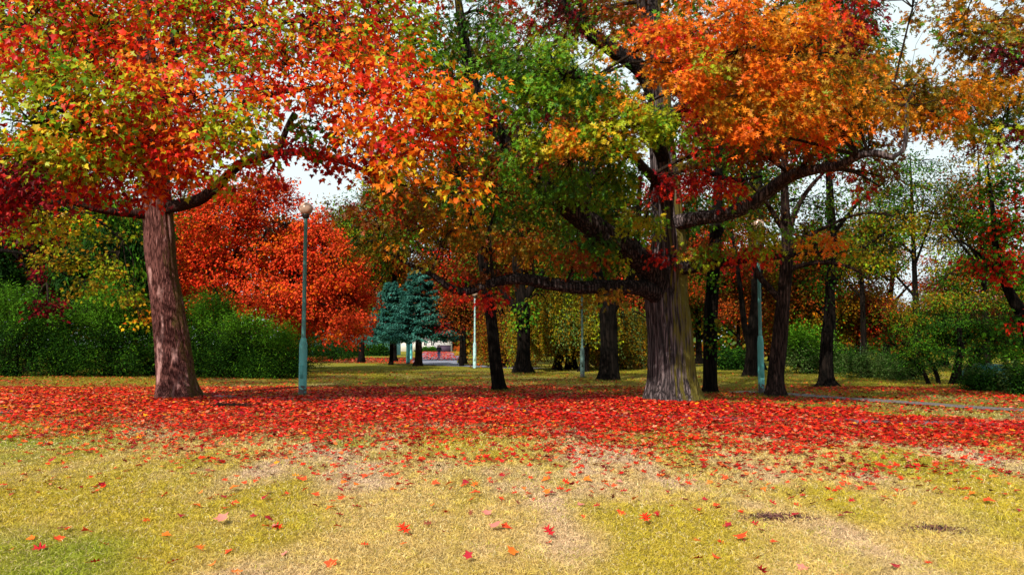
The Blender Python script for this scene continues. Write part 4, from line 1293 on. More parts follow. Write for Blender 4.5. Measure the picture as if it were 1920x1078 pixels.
# oak reaching in from beyond the frame, upper corner
b = gpt(2250, 775)
Y = b[1]
tr = [(b, .5), (W(2240, 640, Y), .42), (W(2230, 450, Y), .38), (W(2220, 250, Y), .3), (W(2210, 50, Y), .2), (W(2200, -150, Y), .08)]
make_tree('edge_oak_tree', 'oak whose ochre and crimson boughs reach in at the upper corner', b, tr,
          [px_path([(2222, 300, Y, .2), (2120, 220, Y + .3, .15), (2000, 160, Y + .5, .11), (1900, 110, Y + .8, .07), (1800, 60, Y + 1, .03)]),
           px_path([(2225, 330, Y, .17), (2100, 290, Y, .12), (1980, 250, Y, .08), (1880, 235, Y, .04)])],
          px_blobs([(1850, 60, Y, .9, 1.2, .5, 12, 'oakolive'), (1900, 20, Y, .9, 1.2, .5, 12, 'oakamber'), (1890, 110, Y, .8, 1.1, .4, 10, 'deepred'), (1800, 30, Y + .5, .6, 1, .4, 6, 'oakolive'), (1840, 130, Y + .5, .7, 1, .4, 7, 'oakolive'),
                     (1900, 190, Y, .9, 1.1, .4, 10, 'oakolive'), (1850, 240, Y, .8, 1, .25, 7, 'oaklime'), (2000, 100, Y, 1.3, 1.5, .8, 18, 'oakolive'), (2000, 230, Y, 1.2, 1.4, .6, 14, 'oakrust'), (1900, 250, Y + .5, .7, 1, .3, 5, 'crimson'), (2080, -50, Y, 2, 2, 1, 20, 'oakolive'), (1880, -60, Y, 1.5, 1.5, .7, 14, 'oakolive'), (1850, 290, Y, .6, .8, .2, 3, 'oaklime'), (1800, 90, Y + .5, .8, 1, .5, 10, 'oakolive'), (1780, 40, Y + .8, .5, .9, .35, 5, 'oakolive'), (1900, 60, Y + 2, 1.2, 1.2, .8, 20, 'oakrust'), (1900, 220, Y + 2, 1.2, 1.2, .6, 18, 'dimgreen'), (1830, 180, Y + 2, 1.0, 1.2, .7, 16, 'oakrust')]),
          'oak', .17, 26, .42, M_LEAF, M_OAKBARK, seg=32, coh=.7, tw_per=8)

# hanging yellow-green maple behind the leaning maple
b = gpt(-150, 716)
Y = b[1]
tr = [(b, .4), (W(-145, 600, Y), .34), (W(-140, 450, Y), .3), (W(-130, 280, Y), .2), (W(-120, 100, Y), .1)]
make_tree('yellow_maple_tree', 'low boughs of small yellow-green maple leaves hanging over the tall hedge', b, tr,
          [px_path([(-140, 420, Y, .18), (-40, 380, Y - 1, .13), (60, 370, Y - 1.5, .10), (160, 400, Y - 2, .07), (230, 450, Y - 2.3, .04)]),
           px_path([(-142, 500, Y, .12), (-40, 470, Y - .5, .09), (60, 480, Y - 1, .06), (130, 520, Y - 1.2, .03)])],
          px_blobs([(60, 400, Y - 2, 1.3, 1.3, .5, 14, 'yellowgreen'), (140, 420, Y - 2.5, 1.2, 1.2, .5, 14, 'leftlime'), (130, 480, Y - 2, 1.3, 1.3, .6, 17, 'yellowgreen'), (210, 500, Y - 2.5, 1.0, 1, .6, 14, 'yellowgreen'), (250, 560, Y - 2.6, .6, .7, .5, 8, 'yellowgreen'),
                     (40, 440, Y - 2, 1.1, 1, .25, 7, 'leftlime'), (170, 540, Y - 2, .9, 1, .35, 8, 'yellowgreen'), (265, 600, Y - 3, .35, .4, .2, 3, 'gold'), (220, 440, Y - 2, .7, .8, .3, 5, 'yellowgreen')]),
          'star', .15, 26, .55, M_LEAFBG, M_DARKBARK, seg=20, tw_per=9)

# crimson tree behind it
b = gpt(60, 697)
Y = b[1]
tr = [(b, .3), (W(62, 620, Y), .26), (W(70, 520, Y), .22), (W(60, 400, Y), .16), (W(50, 250, Y), .08)]
make_tree('crimson_tree', 'dark crimson-leaved tree rising out of the tall hedge', b, tr, [px_path([(70, 510, Y, .12), (120, 450, Y, .08), (160, 400, Y, .04)]), px_path([(66, 540, Y, .1), (40, 490, Y, .08), (-20, 440, Y, .04)])],
          px_blobs([(30, 330, Y - 1, 2.4, 2, 1.4, 34, 'crimson'), (60, 430, Y - 1, 2.4, 2, 1.3, 34, 'deepred'), (110, 510, Y - 1, 1.6, 1.5, 1.0, 22, 'deepred'), (90, 575, Y - 9, .7, .6, .45, 9, 'deepred'), (-60, 400, Y, 2, 2, 2, 26, 'crimson'), (200, 400, Y, 1.8, 1.6, 1.3, 18, 'deepred'), (120, 300, Y + 1, 2, 2, 1.4, 20, 'deepred')]),
          'hex', .2, 30, .7, M_LEAFBG, M_DARKBARK, seg=20)

# ---- background trees
def bg_tree(name, label, px, py, Y, w, top, bot, k, ns, pals, r=.25, leaf='kite', size=.22, m=38, srad=1.0, group=None, droop=.4, extra=None, lim=3, trunk_lean=0, bark=None, dens=1.0, tw_per=4):
    """px,base row or depth; w crown half-width (m); top/bot crown rows"""
    x0 = W(px, 650, Y)[0]
    ns, k, m = int(ns * 1.7 * dens), int(k * 1.5), int(m * 1.3)
    b = np.array([x0, Y, -.05])
    ctop, cbot = W(px, top, Y)[2], W(px, bot, Y)[2]
    zc, rz = (ctop + cbot) / 2, (ctop - cbot) / 2
    tl = trunk_lean
    tr = [(b, r), (b + [tl * .2, 0, max(cbot, 1) * .5], r * .85), (b + [tl * .5, 0, max(cbot, 1)], r * .75), (np.array([x0 + tl, Y, zc]), r * .5), (np.array([x0 + tl, Y, ctop - rz * .3]), r * .12)]
    lbs = []
    for i in range(lim):
        a = rng.uniform(0, 2 * pi)
        z0 = cbot + (zc - cbot) * rng.uniform(0, .6)
        p0 = np.array([x0 + tl * .7, Y, z0])
        lbs.append([(p0, r * .4), (p0 + [cos(a) * w * .3, sin(a) * w * .3, rz * .25], r * .28), (p0 + [cos(a) * w * .7, sin(a) * w * .7, rz * .6], r * .1)])
    c = np.array([x0 + tl, Y, zc])
    q = in_ball(k, .4)
    bl = []
    for i in range(k):
        cc = c + q[i] * [w * .72, w * .72, rz * .78]
        s = rng.uniform(.3, .5)
        bl.append((cc, w * s, w * s, rz * s * .7, max(2, int(ns / k)), pals[rng.integers(len(pals))]))
    if extra:
        bl += px_blobs(extra)
    return make_tree(name, label, b, tr, lbs, bl, leaf, size, m, srad, M_LEAFBG, bark or M_DARKBARK, group, tw_per=tw_per, seg=14, step=.6, droop=droop, flare=(.8, .5), twr=.03, shell=.4)


# the flaming red maple
b = gpt(425, 695)
Y = 48.0
b = np.array([W(425, 650, Y)[0], Y, -.05])
tr = [(b, .34), (W(428, 620, Y), .28), (W(430, 560, Y), .22), (W(440, 480, Y), .14), (W(450, 380, Y), .05)]
bl = []
for (px, py, rx, rz, ns) in [(470, 380, 2.6, 1.4, 34), (400, 420, 2.6, 1.6, 34), (540, 430, 2.6, 1.6, 34), (360, 500, 2.2, 1.6, 26), (450, 500, 2.8, 1.6, 34), (550, 510, 2.8, 1.8, 40), (620, 500, 2.2, 1.6, 30), (640, 570, 1.8, 1.4, 24),
                              (580, 580, 2.2, 1.2, 26), (500, 570, 2.2, 1.2, 24), (400, 580, 2.2, 1.2, 20), (655, 615, 1.2, .8, 12), (600, 440, 1.6, 1.2, 14), (430, 355, 1.6, .7, 12), (510, 355, 1.2, .6, 10), (660, 540, 1.0, .9, 10)]:
    bl.append((W(px, py, Y + rng.uniform(-2.2, 1.5)), rx * 1.1, 2.6, rz * 1.25, int(ns * 2.3), 'redmaple'))
lb = [[(W(430, 600, Y), .18), (W(480, 560, Y), .13), (W(540, 530, Y), .10), (W(600, 500, Y), .05)], [(W(428, 590, Y), .14), (W(400, 540, Y), .11), (W(380, 470, Y), .05)],
      [(W(430, 560, Y), .14), (W(470, 500, Y - .8), .11), (W(500, 430, Y - 1), .05)], [(W(540, 530, Y), .09), (W(580, 560, Y - .5), .06), (W(640, 580, Y - .8), .03)],
      [(W(385, 690, Y + .5), .15), (W(384, 600, Y + .5), .13), (W(390, 520, Y), .09), (W(395, 440, Y), .04)]]
make_tree('red_maple_tree', 'low wide maple ablaze with scarlet-orange leaves behind the hedge', b, tr, lb, bl, 'hex', .17, 60, .75, M_LEAFBG, M_DARKBARK, tw_per=8, seg=16, step=.4, coh=.5, flat=.22, facing=.35)

bg_tree('conifer_tree', 'dark drooping conifer behind the leaning maple and the hedge', 215, 690, 46, 3.2, 330, 640, 16, 260, ['conifer', 'conifer', 'dimgreen'], .3, 'long', .34, 40, .8, droop=1.6)
bg_tree('backdrop_tree', 'shadowy dark green tree above the far end of the hedge', -20, 690, 52, 5, 200, 650, 14, 260, ['dimgreen', 'deepred', 'conifer'], .35, 'kite', .28)
bg_tree('backdrop_tree', 'deep green and maroon tree between the crimson tree and the drooping conifer', 120, 690, 56, 5, 250, 650, 14, 260, ['dimgreen', 'deepred'], .35, 'kite', .28)
bg_tree('backdrop_tree', 'olive tree rising behind the leaning maple trunk', 330, 690, 62, 4.5, 300, 640, 12, 200, ['yellowgreen', 'dimgreen', 'dim'], .3, 'kite', .26)
bg_tree('backdrop_tree', 'thin reddish-brown tree whose top shows beside the lamp globe', 628, 690, 92, 4.6, 385, 620, 12, 170, ['plum', 'brownred'], .25, 'kite', .2, 40)
bg_tree('backdrop_tree', 'green and ochre tree standing tall next to the blue spruces', 678, 690, 76, 5.2, 300, 590, 16, 280, ['yellowgreen', 'oakolive', 'dimgreen'], .3, 'kite', .24)
bg_tree('backdrop_tree', 'brown-green tree above the crown of the blue spruces', 738, 690, 80, 5.5, 210, 560, 16, 320, ['dim', 'oakolive', 'rusty'], .35, 'kite', .28)
bg_tree('backdrop_tree', 'rust-brown tree hanging over the far footpath and walker', 868, 690, 72, 5, 240, 625, 18, 360, ['rusty', 'dim', 'brownred'], .35, 'kite', .28)
bg_tree('backdrop_tree', 'reddish tree whose low sprays touch the spruce', 866, 690, 62, 3.0, 545, 628, 8, 70, ['brownred', 'rusty'], .15, 'kite', .18)
bg_tree('backdrop_tree', 'dense brown tree behind the knobbly trunk', 985, 690, 66, 6, 200, 640, 18, 380, ['dim', 'rusty', 'weep'], .35, 'kite', .28)
bg_tree('backdrop_tree', 'olive-brown tree behind the forked dark trunk', 1120, 690, 64, 6, 230, 620, 18, 360, ['dim', 'rusty', 'dimgreen'], .35, 'kite', .28)
bg_tree('backdrop_tree', 'tree with red and orange clumps seen between oak and forked trunk', 1195, 690, 58, 3.6, 430, 640, 12, 170, ['brownred', 'rusty', 'dimgreen'], .25, 'kite', .22)
bg_tree('backdrop_tree', 'brown-red tree filling the gap right behind the big oak', 1310, 690, 70, 5.5, 250, 650, 16, 300, ['brownred', 'dim', 'rusty'], .35, 'kite', .26)
bg_tree('backdrop_tree', 'thin red-brown tree seen between the straight and twin-stemmed trunks', 1385, 690, 62, 3.4, 470, 640, 10, 90, ['brownred', 'rusty'], .2, 'kite', .2)
bg_tree('backdrop_tree', 'ochre and green tree beyond the branching tree', 1500, 690, 60, 4.5, 470, 650, 12, 190, ['yellowgreen', 'rusty', 'oakolive'], .3, 'kite', .22)
bg_tree('backdrop_tree', 'orange-brown tree with a low skirt of twigs behind the pale green post', 1610, 690, 62, 4.8, 520, 655, 14, 230, ['rusty', 'oakolive', 'brownred'], .3, 'kite', .22)
bg_tree('backdrop_tree', 'sparse pinkish-brown tree against the sky above the acacia', 1770, 690, 66, 4.4, 490, 640, 10, 110, ['plum', 'rusty'], .3, 'kite', .2, 30)
bg_tree('backdrop_tree', 'sparse half-bare tree in the bright gap over the gravel path', 1660, 690, 70, 6, 380, 580, 10, 90, ['plum', 'dim'], .3, 'kite', .2, 26, trunk_lean=1)
bg_tree('backdrop_tree', 'tall airy tree with tiny green leaves in front of the bright gap', 1720, 690, 44, 3.6, 240, 560, 14, 130, ['dimgreen', 'yellowgreen', 'dimgreen'], .2, 'kite', .15, 34, .6, tw_per=14)
bg_tree('backdrop_tree', 'tall airy green tree behind the red-leaved tree', 1850, 690, 42, 3.2, 230, 600, 14, 150, ['dimgreen', 'dim', 'redgreen'], .2, 'kite', .15, 34, .6, tw_per=14)
bg_tree('backdrop_tree', 'airy olive tree between the dark-stemmed tree and the sky gap', 1620, 690, 48, 3.4, 300, 600, 14, 130, ['yellowgreen', 'dim', 'dimgreen'], .2, 'kite', .16, 34, .6, tw_per=14)
bg_tree('backdrop_tree', 'full olive and rust tree filling behind the dark-stemmed tree', 1545, 690, 58, 4.2, 370, 640, 14, 220, ['yellowgreen', 'rusty', 'dimgreen'], .2, 'kite', .2, 38, .8, tw_per=8)
bg_tree('backdrop_tree', 'full green and russet tree standing over the acacia', 1850, 690, 54, 4.6, 400, 640, 14, 220, ['dimgreen', 'yellowgreen', 'brownred'], .2, 'kite', .2, 38, .8, tw_per=8)
bg_tree('backdrop_tree', 'dull red tree behind the tree at the frame edge', 1930, 690, 50, 4, 440, 640, 10, 120, ['brownred', 'dimgreen', 'plum'], .3, 'kite', .22)
bg_tree('pine_tree', 'tall grey-green pine topping the oak against the pale sky', 1562, 690, 50, 4.6, -160, 330, 22, 330, ['pine', 'pine', 'dimgreen'], .2, 'long', .34, 40, .8)
bg_tree('backdrop_tree', 'tall brown-green tree crowding the oak from behind', 1420, 690, 52, 5.2, 60, 420, 16, 330, ['dim', 'dimgreen', 'rusty'], .35, 'kite', .28)
bg_tree('backdrop_tree', 'tall russet tree showing high up through the oak limbs', 1070, 690, 54, 5, 120, 400, 12, 200, ['dim', 'deepred', 'rusty'], .35, 'kite', .26)
bg_tree('backdrop_tree', 'far tree screen of dull olive leaves behind the yellow willow curtain', 1050, 690, 84, 7, 420, 650, 14, 240, ['weep', 'dim'], .35, 'kite', .3)
bg_tree('backdrop_tree', 'far dark green tree beyond the acacia', 1830, 690, 60, 6, 560, 655, 12, 220, ['acacia', 'dimgreen'], .35, 'kite', .26)
bg_tree('backdrop_tree', 'far rust-coloured tree past the twin-stemmed trunk', 1445, 690, 84, 6, 540, 655, 12, 180, ['rusty', 'dim'], .35, 'kite', .3)
bg_tree('backdrop_tree', 'far tree with orange tips beyond the willow curtain and the oak', 1260, 690, 90, 7, 500, 655, 12, 200, ['rusty', 'brownred', 'dim'], .35, 'kite', .3)


# far wood closing the view
def far_wood():
    mb = MB()
    P, S, Cc = [], [], []
    for (pxa, pxb, Y, top, n, pal) in [(-700, 600, 125, 430, 30000, ['dimgreen', 'dim', 'conifer']), (540, 920, 285, 500, 46000, ['dim', 'rusty', 'dimgreen']), (860, 1520, 128, 450, 42000, ['dim', 'rusty', 'weep', 'dimgreen']),
                                       (1480, 2700, 120, 590, 36000, ['rusty', 'dimgreen', 'dim', 'yellowgreen'])]:
        xa, xb = W(pxa, 650, Y)[0], W(pxb, 650, Y)[0]
        x = rng.uniform(xa, xb, n)
        y = Y + rng.uniform(-6, 8, n)
        H = (W(900, top, Y)[2]) * (.72 + .55 * n2(x, np.full(n, Y), .16, 4.0, 3))
        z = rng.random(n) ** .8 * H
        P.append(np.stack([x, y, z], -1))
        S.append(rng.uniform(.5, 1.0, n) * Y / 125)
        k = (n2(x, z * 1.3, .22, 8, 3) * 1.6 - .3 + rng.normal(0, .06, n))
        k = np.clip((k * len(pal)).astype(int), 0, len(pal) - 1)
        c = np.zeros((n, 3))
        for i, p in enumerate(pal):
            c[k == i] = pick(p, (k == i).sum())
        Cc.append(c * rng.uniform(.7, 1.2, (n, 1)))
    P, S, Cc = np.concatenate(P), np.concatenate(S), np.concatenate(Cc)
    leaves(mb, P, rng.normal(0, 1, P.shape), rng.normal(0, .6, P.shape) + [0, -.3, .6], S, Cc, 'hex')
    o = mb.build('woodland', M_LEAFBG, colour=True)
    tag(o, 'far belt of brown and green woodland closing the park', 'woodland', kind='stuff')


far_wood()


# weeping curtain trees
def weeper(name, label, px, Y, w, top, bot, k, pals, size=.14, L=(1.2, 2.6)):
    x0 = W(px, 650, Y)[0]
    ztop, zbot = W(px, top, Y)[2], max(W(px, bot, Y)[2], .15)
    b = np.array([x0, Y, -.05])
    root = thing(name, label, 'tree', b)
    mb = MB()
    tube(mb, [b, b + [.1, 0, ztop * .5], b + [-.1, 0, ztop * .95]], [.26, .2, .06], 14, .5, .05, flare=(.8, .5))
    for i in range(7):
        a = rng.uniform(0, 2 * pi)
        z0 = ztop * rng.uniform(.5, .8)
        tube(mb, [b + [0, 0, z0], b + [cos(a) * w * .4, sin(a) * w * .4, ztop * .93], b + [cos(a) * w * .8, sin(a) * w * .8, ztop * .8]], [.09, .06, .02], 6, .5)
    mb.build('trunk', M_DARKBARK, root, smooth=True)
    k = int(k * 1.7)
    u = in_ball(k, .5)
    top_z = zbot + (ztop - zbot) * (.55 + .45 * np.sqrt(np.clip(1 - u[:, 0] ** 2 - u[:, 1] ** 2, 0, 1))) * rng.uniform(.55, 1, k)
    m = 26
    t = np.linspace(0, 1, m)
    Ls = rng.uniform(L[0], L[1], k)
    P = np.stack([x0 + u[:, 0:1] * w + t[None] * u[:, 0:1] * .25, Y + u[:, 1:2] * w * .8 + 0 * t[None], np.maximum(top_z[:, None] - t[None] * Ls[:, None], zbot * rng.uniform(.4, 1.6, (k, 1)) + .02)], -1)
    P = P + rng.normal(0, .11, P.shape)
    P[..., 2] = np.maximum(P[..., 2], .05)
    base = np.concatenate([pick(p, k // len(pals) + 1) for p in pals])[:k]
    rng.shuffle(base)
    c = np.repeat(base, m, 0) * rng.uniform(.7, 1.3, (k * m, 1))
    cr = MB()
    leaves(cr, P.reshape(-1, 3), rng.normal(0, .45, (k * m, 3)) + [0, 0, -.8], rng.normal(0, 1, (k * m, 3)) + [0, -.6, .3], size * rng.uniform(.7, 1.2, k * m), np.clip(c, 0, .9), 'kite')
    cr.build('crown', M_LEAFBG, root, colour=True)
    return root


weeper('willow_tree', 'weeping tree with a yellow-brown curtain behind the knobbly trunk', 1045, 52, 3.4, 540, 694, 900, ['weep', 'weep', 'yellowgreen'])
weeper('willow_tree', 'weeping tree with a pale green curtain at the forked tree', 1165, 54, 2.6, 575, 694, 700, ['weepgreen', 'weep'])
weeper('willow_tree', 'weeping brown-olive tree between the pale post and the knobbly trunk', 945, 58, 2.2, 570, 690, 450, ['weep', 'rusty'])
weeper('willow_tree', 'green weeping tree dangling over the grey-green post', 1095, 49, 2.2, 520, 655, 420, ['weepgreen', 'yellowgreen'])


# ---- blue spruces
def spruce(px, Y, w, top, bot, label, tr, bark, lean=0):
    x0 = W(px, 650, Y)[0]
    b = np.array([x0, Y, -.05])
    zt, zb = W(px, top, Y)[2], W(px, bot, Y)[2]
    root = thing('blue_spruce', label, 'tree', b)
    mb = MB()
    tube(mb, [b, b + [lean * .3, 0, zb], b + [lean, 0, zt]], [tr, tr * .8, .03], 18, .4, .06, flare=(.7, .5))
    mb.build('trunk', bark, root, smooth=True)
    cr, tw = MB(), MB()
    nb = 230
    f = rng.random(nb) ** 1.3
    z = zb + (zt - zb) * f
    a = rng.uniform(0, 2 * pi, nb)
    Lb = w * (1 - f * .9) * rng.uniform(.65, 1.08, nb) + .2
    A = np.stack([x0 + lean * f, np.full(nb, Y), z], -1)
    B = A + np.stack([np.cos(a) * Lb, np.sin(a) * Lb, -Lb * .16 + .1], -1)
    twigs(tw, A, B, .035, .01, -.06, .03)
    m = 115
    t = np.sqrt(rng.uniform(.06, 1.05, (nb, m)))
    side = rng.uniform(-1, 1, (nb, m)) * (.36 * Lb[:, None]) * (1.15 - t) + rng.normal(0, .04, (nb, m))
    dirh = np.stack([np.cos(a), np.sin(a), 0 * a], -1)
    sd = np.stack([-np.sin(a), np.cos(a), 0 * a], -1)
    P = A[:, None] + (B - A)[:, None] * t[..., None] + sd[:, None] * side[..., None]
    P[..., 2] += -.5 * np.abs(side) + rng.normal(0, .05, (nb, m)) - .24 * Lb[:, None] * t * (1 - t)
    d = dirh[:, None] * 1.0 + sd[:, None] * np.sign(side)[..., None] * .7 + rng.normal(0, .25, (nb, m, 3)) + np.array([0, 0, -.12])
    c = np.repeat(pick('spruce', nb), m, 0) * .5 + pick('spruce', nb * m) * .5
    c *= rng.uniform(.7, 1.3, (nb * m, 1))
    leaves(cr, P.reshape(-1, 3), d.reshape(-1, 3), rng.normal(0, .4, (nb * m, 3)) + [0, -.2, 1], .24 * rng.uniform(.7, 1.2, nb * m), c, 'long')
    cr.build('crown', M_LEAFBG, root, colour=True)
    tw.build('crown_twigs', M_TWIG, root, smooth=True)


spruce(734, 66, 2.8, 530, 628, 'blue spruce on a thin dark trunk, nearer the red maple', .17, M_DARKBARK)
spruce(785, 63, 3.2, 505, 625, 'blue spruce on a thick brown trunk beside the turquoise posts', .30, M_BROWNBARK)


# ---- shrubs
def shrub(name, label, px, pyb, w, top, pals, k=200, size=.10, shape='long', shoots=30, m=42, dep=None, group=None, srad=.42, lmat=None):
    b = gpt(px, pyb)
    Y = b[1]
    zt = W(px, top, Y)[2]
    dep = dep or w * .75
    root = thing(name, label, 'shrub', b, group)
    mb, tw = MB(), MB()
    u = in_ball(k, .38)
    u[:, 2] = np.abs(u[:, 2])
    zz = .12 + (u[:, 2] ** .8) * (zt - .25)
    r = np.sqrt(np.clip(1 - (np.clip(zz / zt, 0, 1) - .35) ** 2 * 1.3, .1, 1))
    P = np.stack([b[0] + u[:, 0] * w * r, b[1] + u[:, 1] * dep * r, zz], -1)
    nl = max(8, int(9 * w * zt / 2.4))
    lump = P[rng.choice(k, nl, replace=False)] * [1, 1, 1]
    lump[:, 2] = np.clip(lump[:, 2], .3, zt * .95)
    li = rng.integers(0, nl, k)
    sg = .16 * min(w, zt)
    P = np.where(rng.random((k, 1)) < .72, lump[li] + rng.normal(0, 1, (k, 3)) * [sg, sg, sg * .8], P)
    P[:, 2] = np.abs(P[:, 2]) + .05
    P[:, 2] *= .62 + .62 * n2(P[:, 0], P[:, 1], .9, 2, 2)
    out = unit(u * [1, 1, .6] + rng.normal(0, .15, u.shape))
    pal = pals[0]
    h1 = P[:, 2] > zt * .62
    spray_leaves(mb, P[~h1], out[~h1], pals[0], m, srad, size, shape, .8, .5, .1, .6)
    spray_leaves(mb, P[h1], out[h1], pals[-1], m, srad, size, shape, .8, .5, -.5, .6)
    st = b + np.array([0, 0, .05]) + rng.normal(0, .12, (k, 3)) * [w, dep, 0]
    twigs(tw, st[:k // 3], P[:k // 3], .02, .005, .1, .06)
    if shoots:
        a = rng.uniform(0, 2 * pi, shoots)
        rr = np.sqrt(rng.random(shoots)) * .8
        A = np.stack([b[0] + np.cos(a) * rr * w, b[1] + np.sin(a) * rr * dep, np.full(shoots, zt * .7)], -1)
        B = A + np.stack([rng.normal(0, .2, shoots), rng.normal(0, .2, shoots), rng.uniform(.18, .46, shoots) * zt * np.sqrt(1 - rr ** 2 * .6)], -1)
        twigs(tw, A, B, .01, .004, .02, .04)
        t = np.linspace(.2, 1.02, 26)
        Q = (A[:, None] + (B - A)[:, None] * t[None, :, None] + rng.normal(0, .05, (shoots, 26, 3))).reshape(-1, 3)
        ang = rng.uniform(0, 2 * pi, len(Q))
        d = np.stack([np.cos(ang), np.sin(ang), rng.uniform(.1, .9, len(Q))], -1)
        leaves(mb, Q, d, rng.normal(0, .4, Q.shape) + [0, -.2, 1], size * rng.uniform(.8, 1.4, len(Q)), pick(pals[-1], len(Q)) * rng.uniform(.8, 1.3, (len(Q), 1)), shape)
    mb.build('foliage', lmat or M_LEAFBG, root, colour=True)
    tw.build('stems', M_TWIG, root, smooth=True)
    return root


HG = 'tall leafy shrubs in the hedge row'
for px, pyb, w, top, k, lab in [(-120, 704, 2.6, 560, 230, 'green shrub at the near end of the hedge, cut by the frame edge'),
                                (20, 705, 2.2, 545, 330, 'tall bright-topped shrub in the hedge under the crimson tree'),
                                (118, 704, 1.9, 575, 300, 'dense green hedge shrub with dark red boughs hanging over it'),
                                (205, 705, 2.0, 538, 320, 'tallest hedge shrub, just before the leaning maple trunk'),
                                (290, 703, 2.0, 575, 240, 'hedge shrub mostly hidden behind the leaning maple trunk'),
                                (385, 706, 2.0, 560, 330, 'hedge shrub with upright shoots just past the leaning maple trunk')]:
    shrub('hedge_shrub', lab, px, pyb, w, top, ['hedge', 'hedgelight'], int(k * 1.35), .13, 'long', 130, 60, group=HG)
shrub('hedge_shrub', 'rounded hedge shrub with pale new shoots and red maple behind', 455, 708, 1.9, 592, ['hedge', 'hedgelight'], 380, .13, 'long', 70, 60, group=HG)
shrub('hedge_shrub', 'low spreading shrub closing the hedge by the globe lamp', 508, 709, 1.35, 625, ['hedge', 'hedgelight'], 280, .12, 'long', 30, 60, group=HG)
shrub('arching_shrub', 'arching bright green shrub behind the globe lamp post', 570, 690, 1.9, 612, ['hedge', 'hedgelight'], 180, .14, 'long', 26, 40)
shrub('dark_bush', 'dark rounded bush below the red maple by the turquoise building', 622, 676, 2.2, 630, ['hedgedark', 'hedge'], 150, .2, 'long', 10, 36, srad=.6)
shrub('dark_bush', 'dark clipped bush beneath the far end of the red maple', 650, 673, 2.0, 634, ['hedgedark', 'hedgedark'], 120, .2, 'long', 6, 36, srad=.6)
shrub('dark_bush', 'dark green bush between the straight and twin-stemmed trunks', 1372, 693, 1.5, 655, ['hedgedark', 'hedge'], 140, .16, 'kite', 8, 36)
shrub('dark_bush', 'speckled round bush behind the branching tree', 1510, 700, 1.6, 618, ['sage', 'hedgelight'], 240, .13, 'kite', 14, 40)
shrub('dark_bush', 'dark bush behind the dark-stemmed tree', 1570, 697, 1.3, 655, ['hedgedark', 'hedge'], 130, .15, 'kite', 8, 36)
shrub('sage_bush', 'pale sage-green bush beside the gap in the lawn edge', 1625, 708, 1.35, 666, ['sage', 'sage'], 200, .12, 'long', 16, 40)
shrub('sage_bush', 'grey-green bush merging into the dark acacia', 1700, 712, 1.5, 664, ['sage', 'hedgedark'], 190, .12, 'long', 14, 40)
shrub('berry_bush', 'low round bush of small leaves before the tarpaulin', 1838, 733, .95, 693, ['hedgedark', 'sage'], 190, .07, 'kite', 10, 40, srad=.22)
shrub('young_shrub', 'light green sapling shrub with loose leaves at the frame edge', 1905, 738, .6, 655, ['sage', 'hedgelight'], 60, .10, 'kite', 12, 26, srad=.25)
shrub('dark_bush', 'dark bush at the foot of the red-leaved tree', 1950, 742, .9, 690, ['hedgedark', 'hedge'], 120, .08, 'kite', 10, 36, srad=.3)
shrub('clipped_bush', 'larger clipped round bush in front of the white house', 798, 659.3, 3.6, 653, ['hedge', 'hedgelight'], 260, .3, 'kite', 0, 30, srad=.4)
shrub('clipped_bush', 'smaller clipped round bush in front of the white house', 812, 659.3, 2.2, 654.5, ['hedge', 'hedgelight'], 160, .3, 'kite', 0, 30, srad=.4)
for px, lab in [(672, 'low hedge bush along the turquoise wall, nearest the red maple'), (695, 'low hedge bush midway along the turquoise wall'), (716, 'low hedge bush at the spruce end of the turquoise wall')]:
    shrub('low_bush', lab, px, 667.5, 1.7, 656 + rng.uniform(-1, 1), ['hedgedark', 'hedge'], 70, .35, 'kite', 0, 30, srad=.6)

# acacia-like tree, low and wide
b = gpt(1790, 720)
Y = b[1]
tr = [(b, .18), (b + [.1, 0, .6], .15), (b + [.3, 0, 1.6], .12), (b + [.2, 0, 3], .05)]
make_tree('acacia_tree', 'wide low feathery green tree with yellowing top beside the gravel path', b, tr,
          [[(b + [-.5 * s_, .2, -.05], .09), (b + [-.7 * s_, .2, .7], .08), (b + [-1.4 * s_, .1, 1.8], .04)] for s_ in (1, -1, 1.8, -.4)],
          px_blobs([(1700, 640, Y, 1.2, 1.2, .6, 30, 'acacia'), (1750, 600, Y, 1.4, 1.4, .7, 38, 'acacia'), (1830, 600, Y, 1.5, 1.4, .7, 40, 'acacia'), (1800, 660, Y - .3, 1.5, 1.2, .6, 36, 'acacia'), (1730, 670, Y, 1.1, 1.1, .4, 20, 'acacia'), (1880, 640, Y, 1.2, 1.2, .8, 30, 'acacia'),
                     (1750, 565, Y, 1.3, 1.2, .4, 26, 'acaciatop'), (1690, 595, Y, .9, 1, .5, 16, 'acaciatop'), (1820, 560, Y + .3, 1.3, 1.2, .4, 20, 'acaciatop'), (1880, 570, Y, 1.1, 1.1, .4, 16, 'acacia'), (1940, 620, Y, 1.2, 1.2, .8, 20, 'acacia'), (1860, 690, Y + .5, 1.3, 1, .35, 14, 'acacia')]),
          'long', .13, 50, .5, M_LEAFBG, M_DARKBARK, seg=14, flat=.22, coh=.7, tw_per=6)


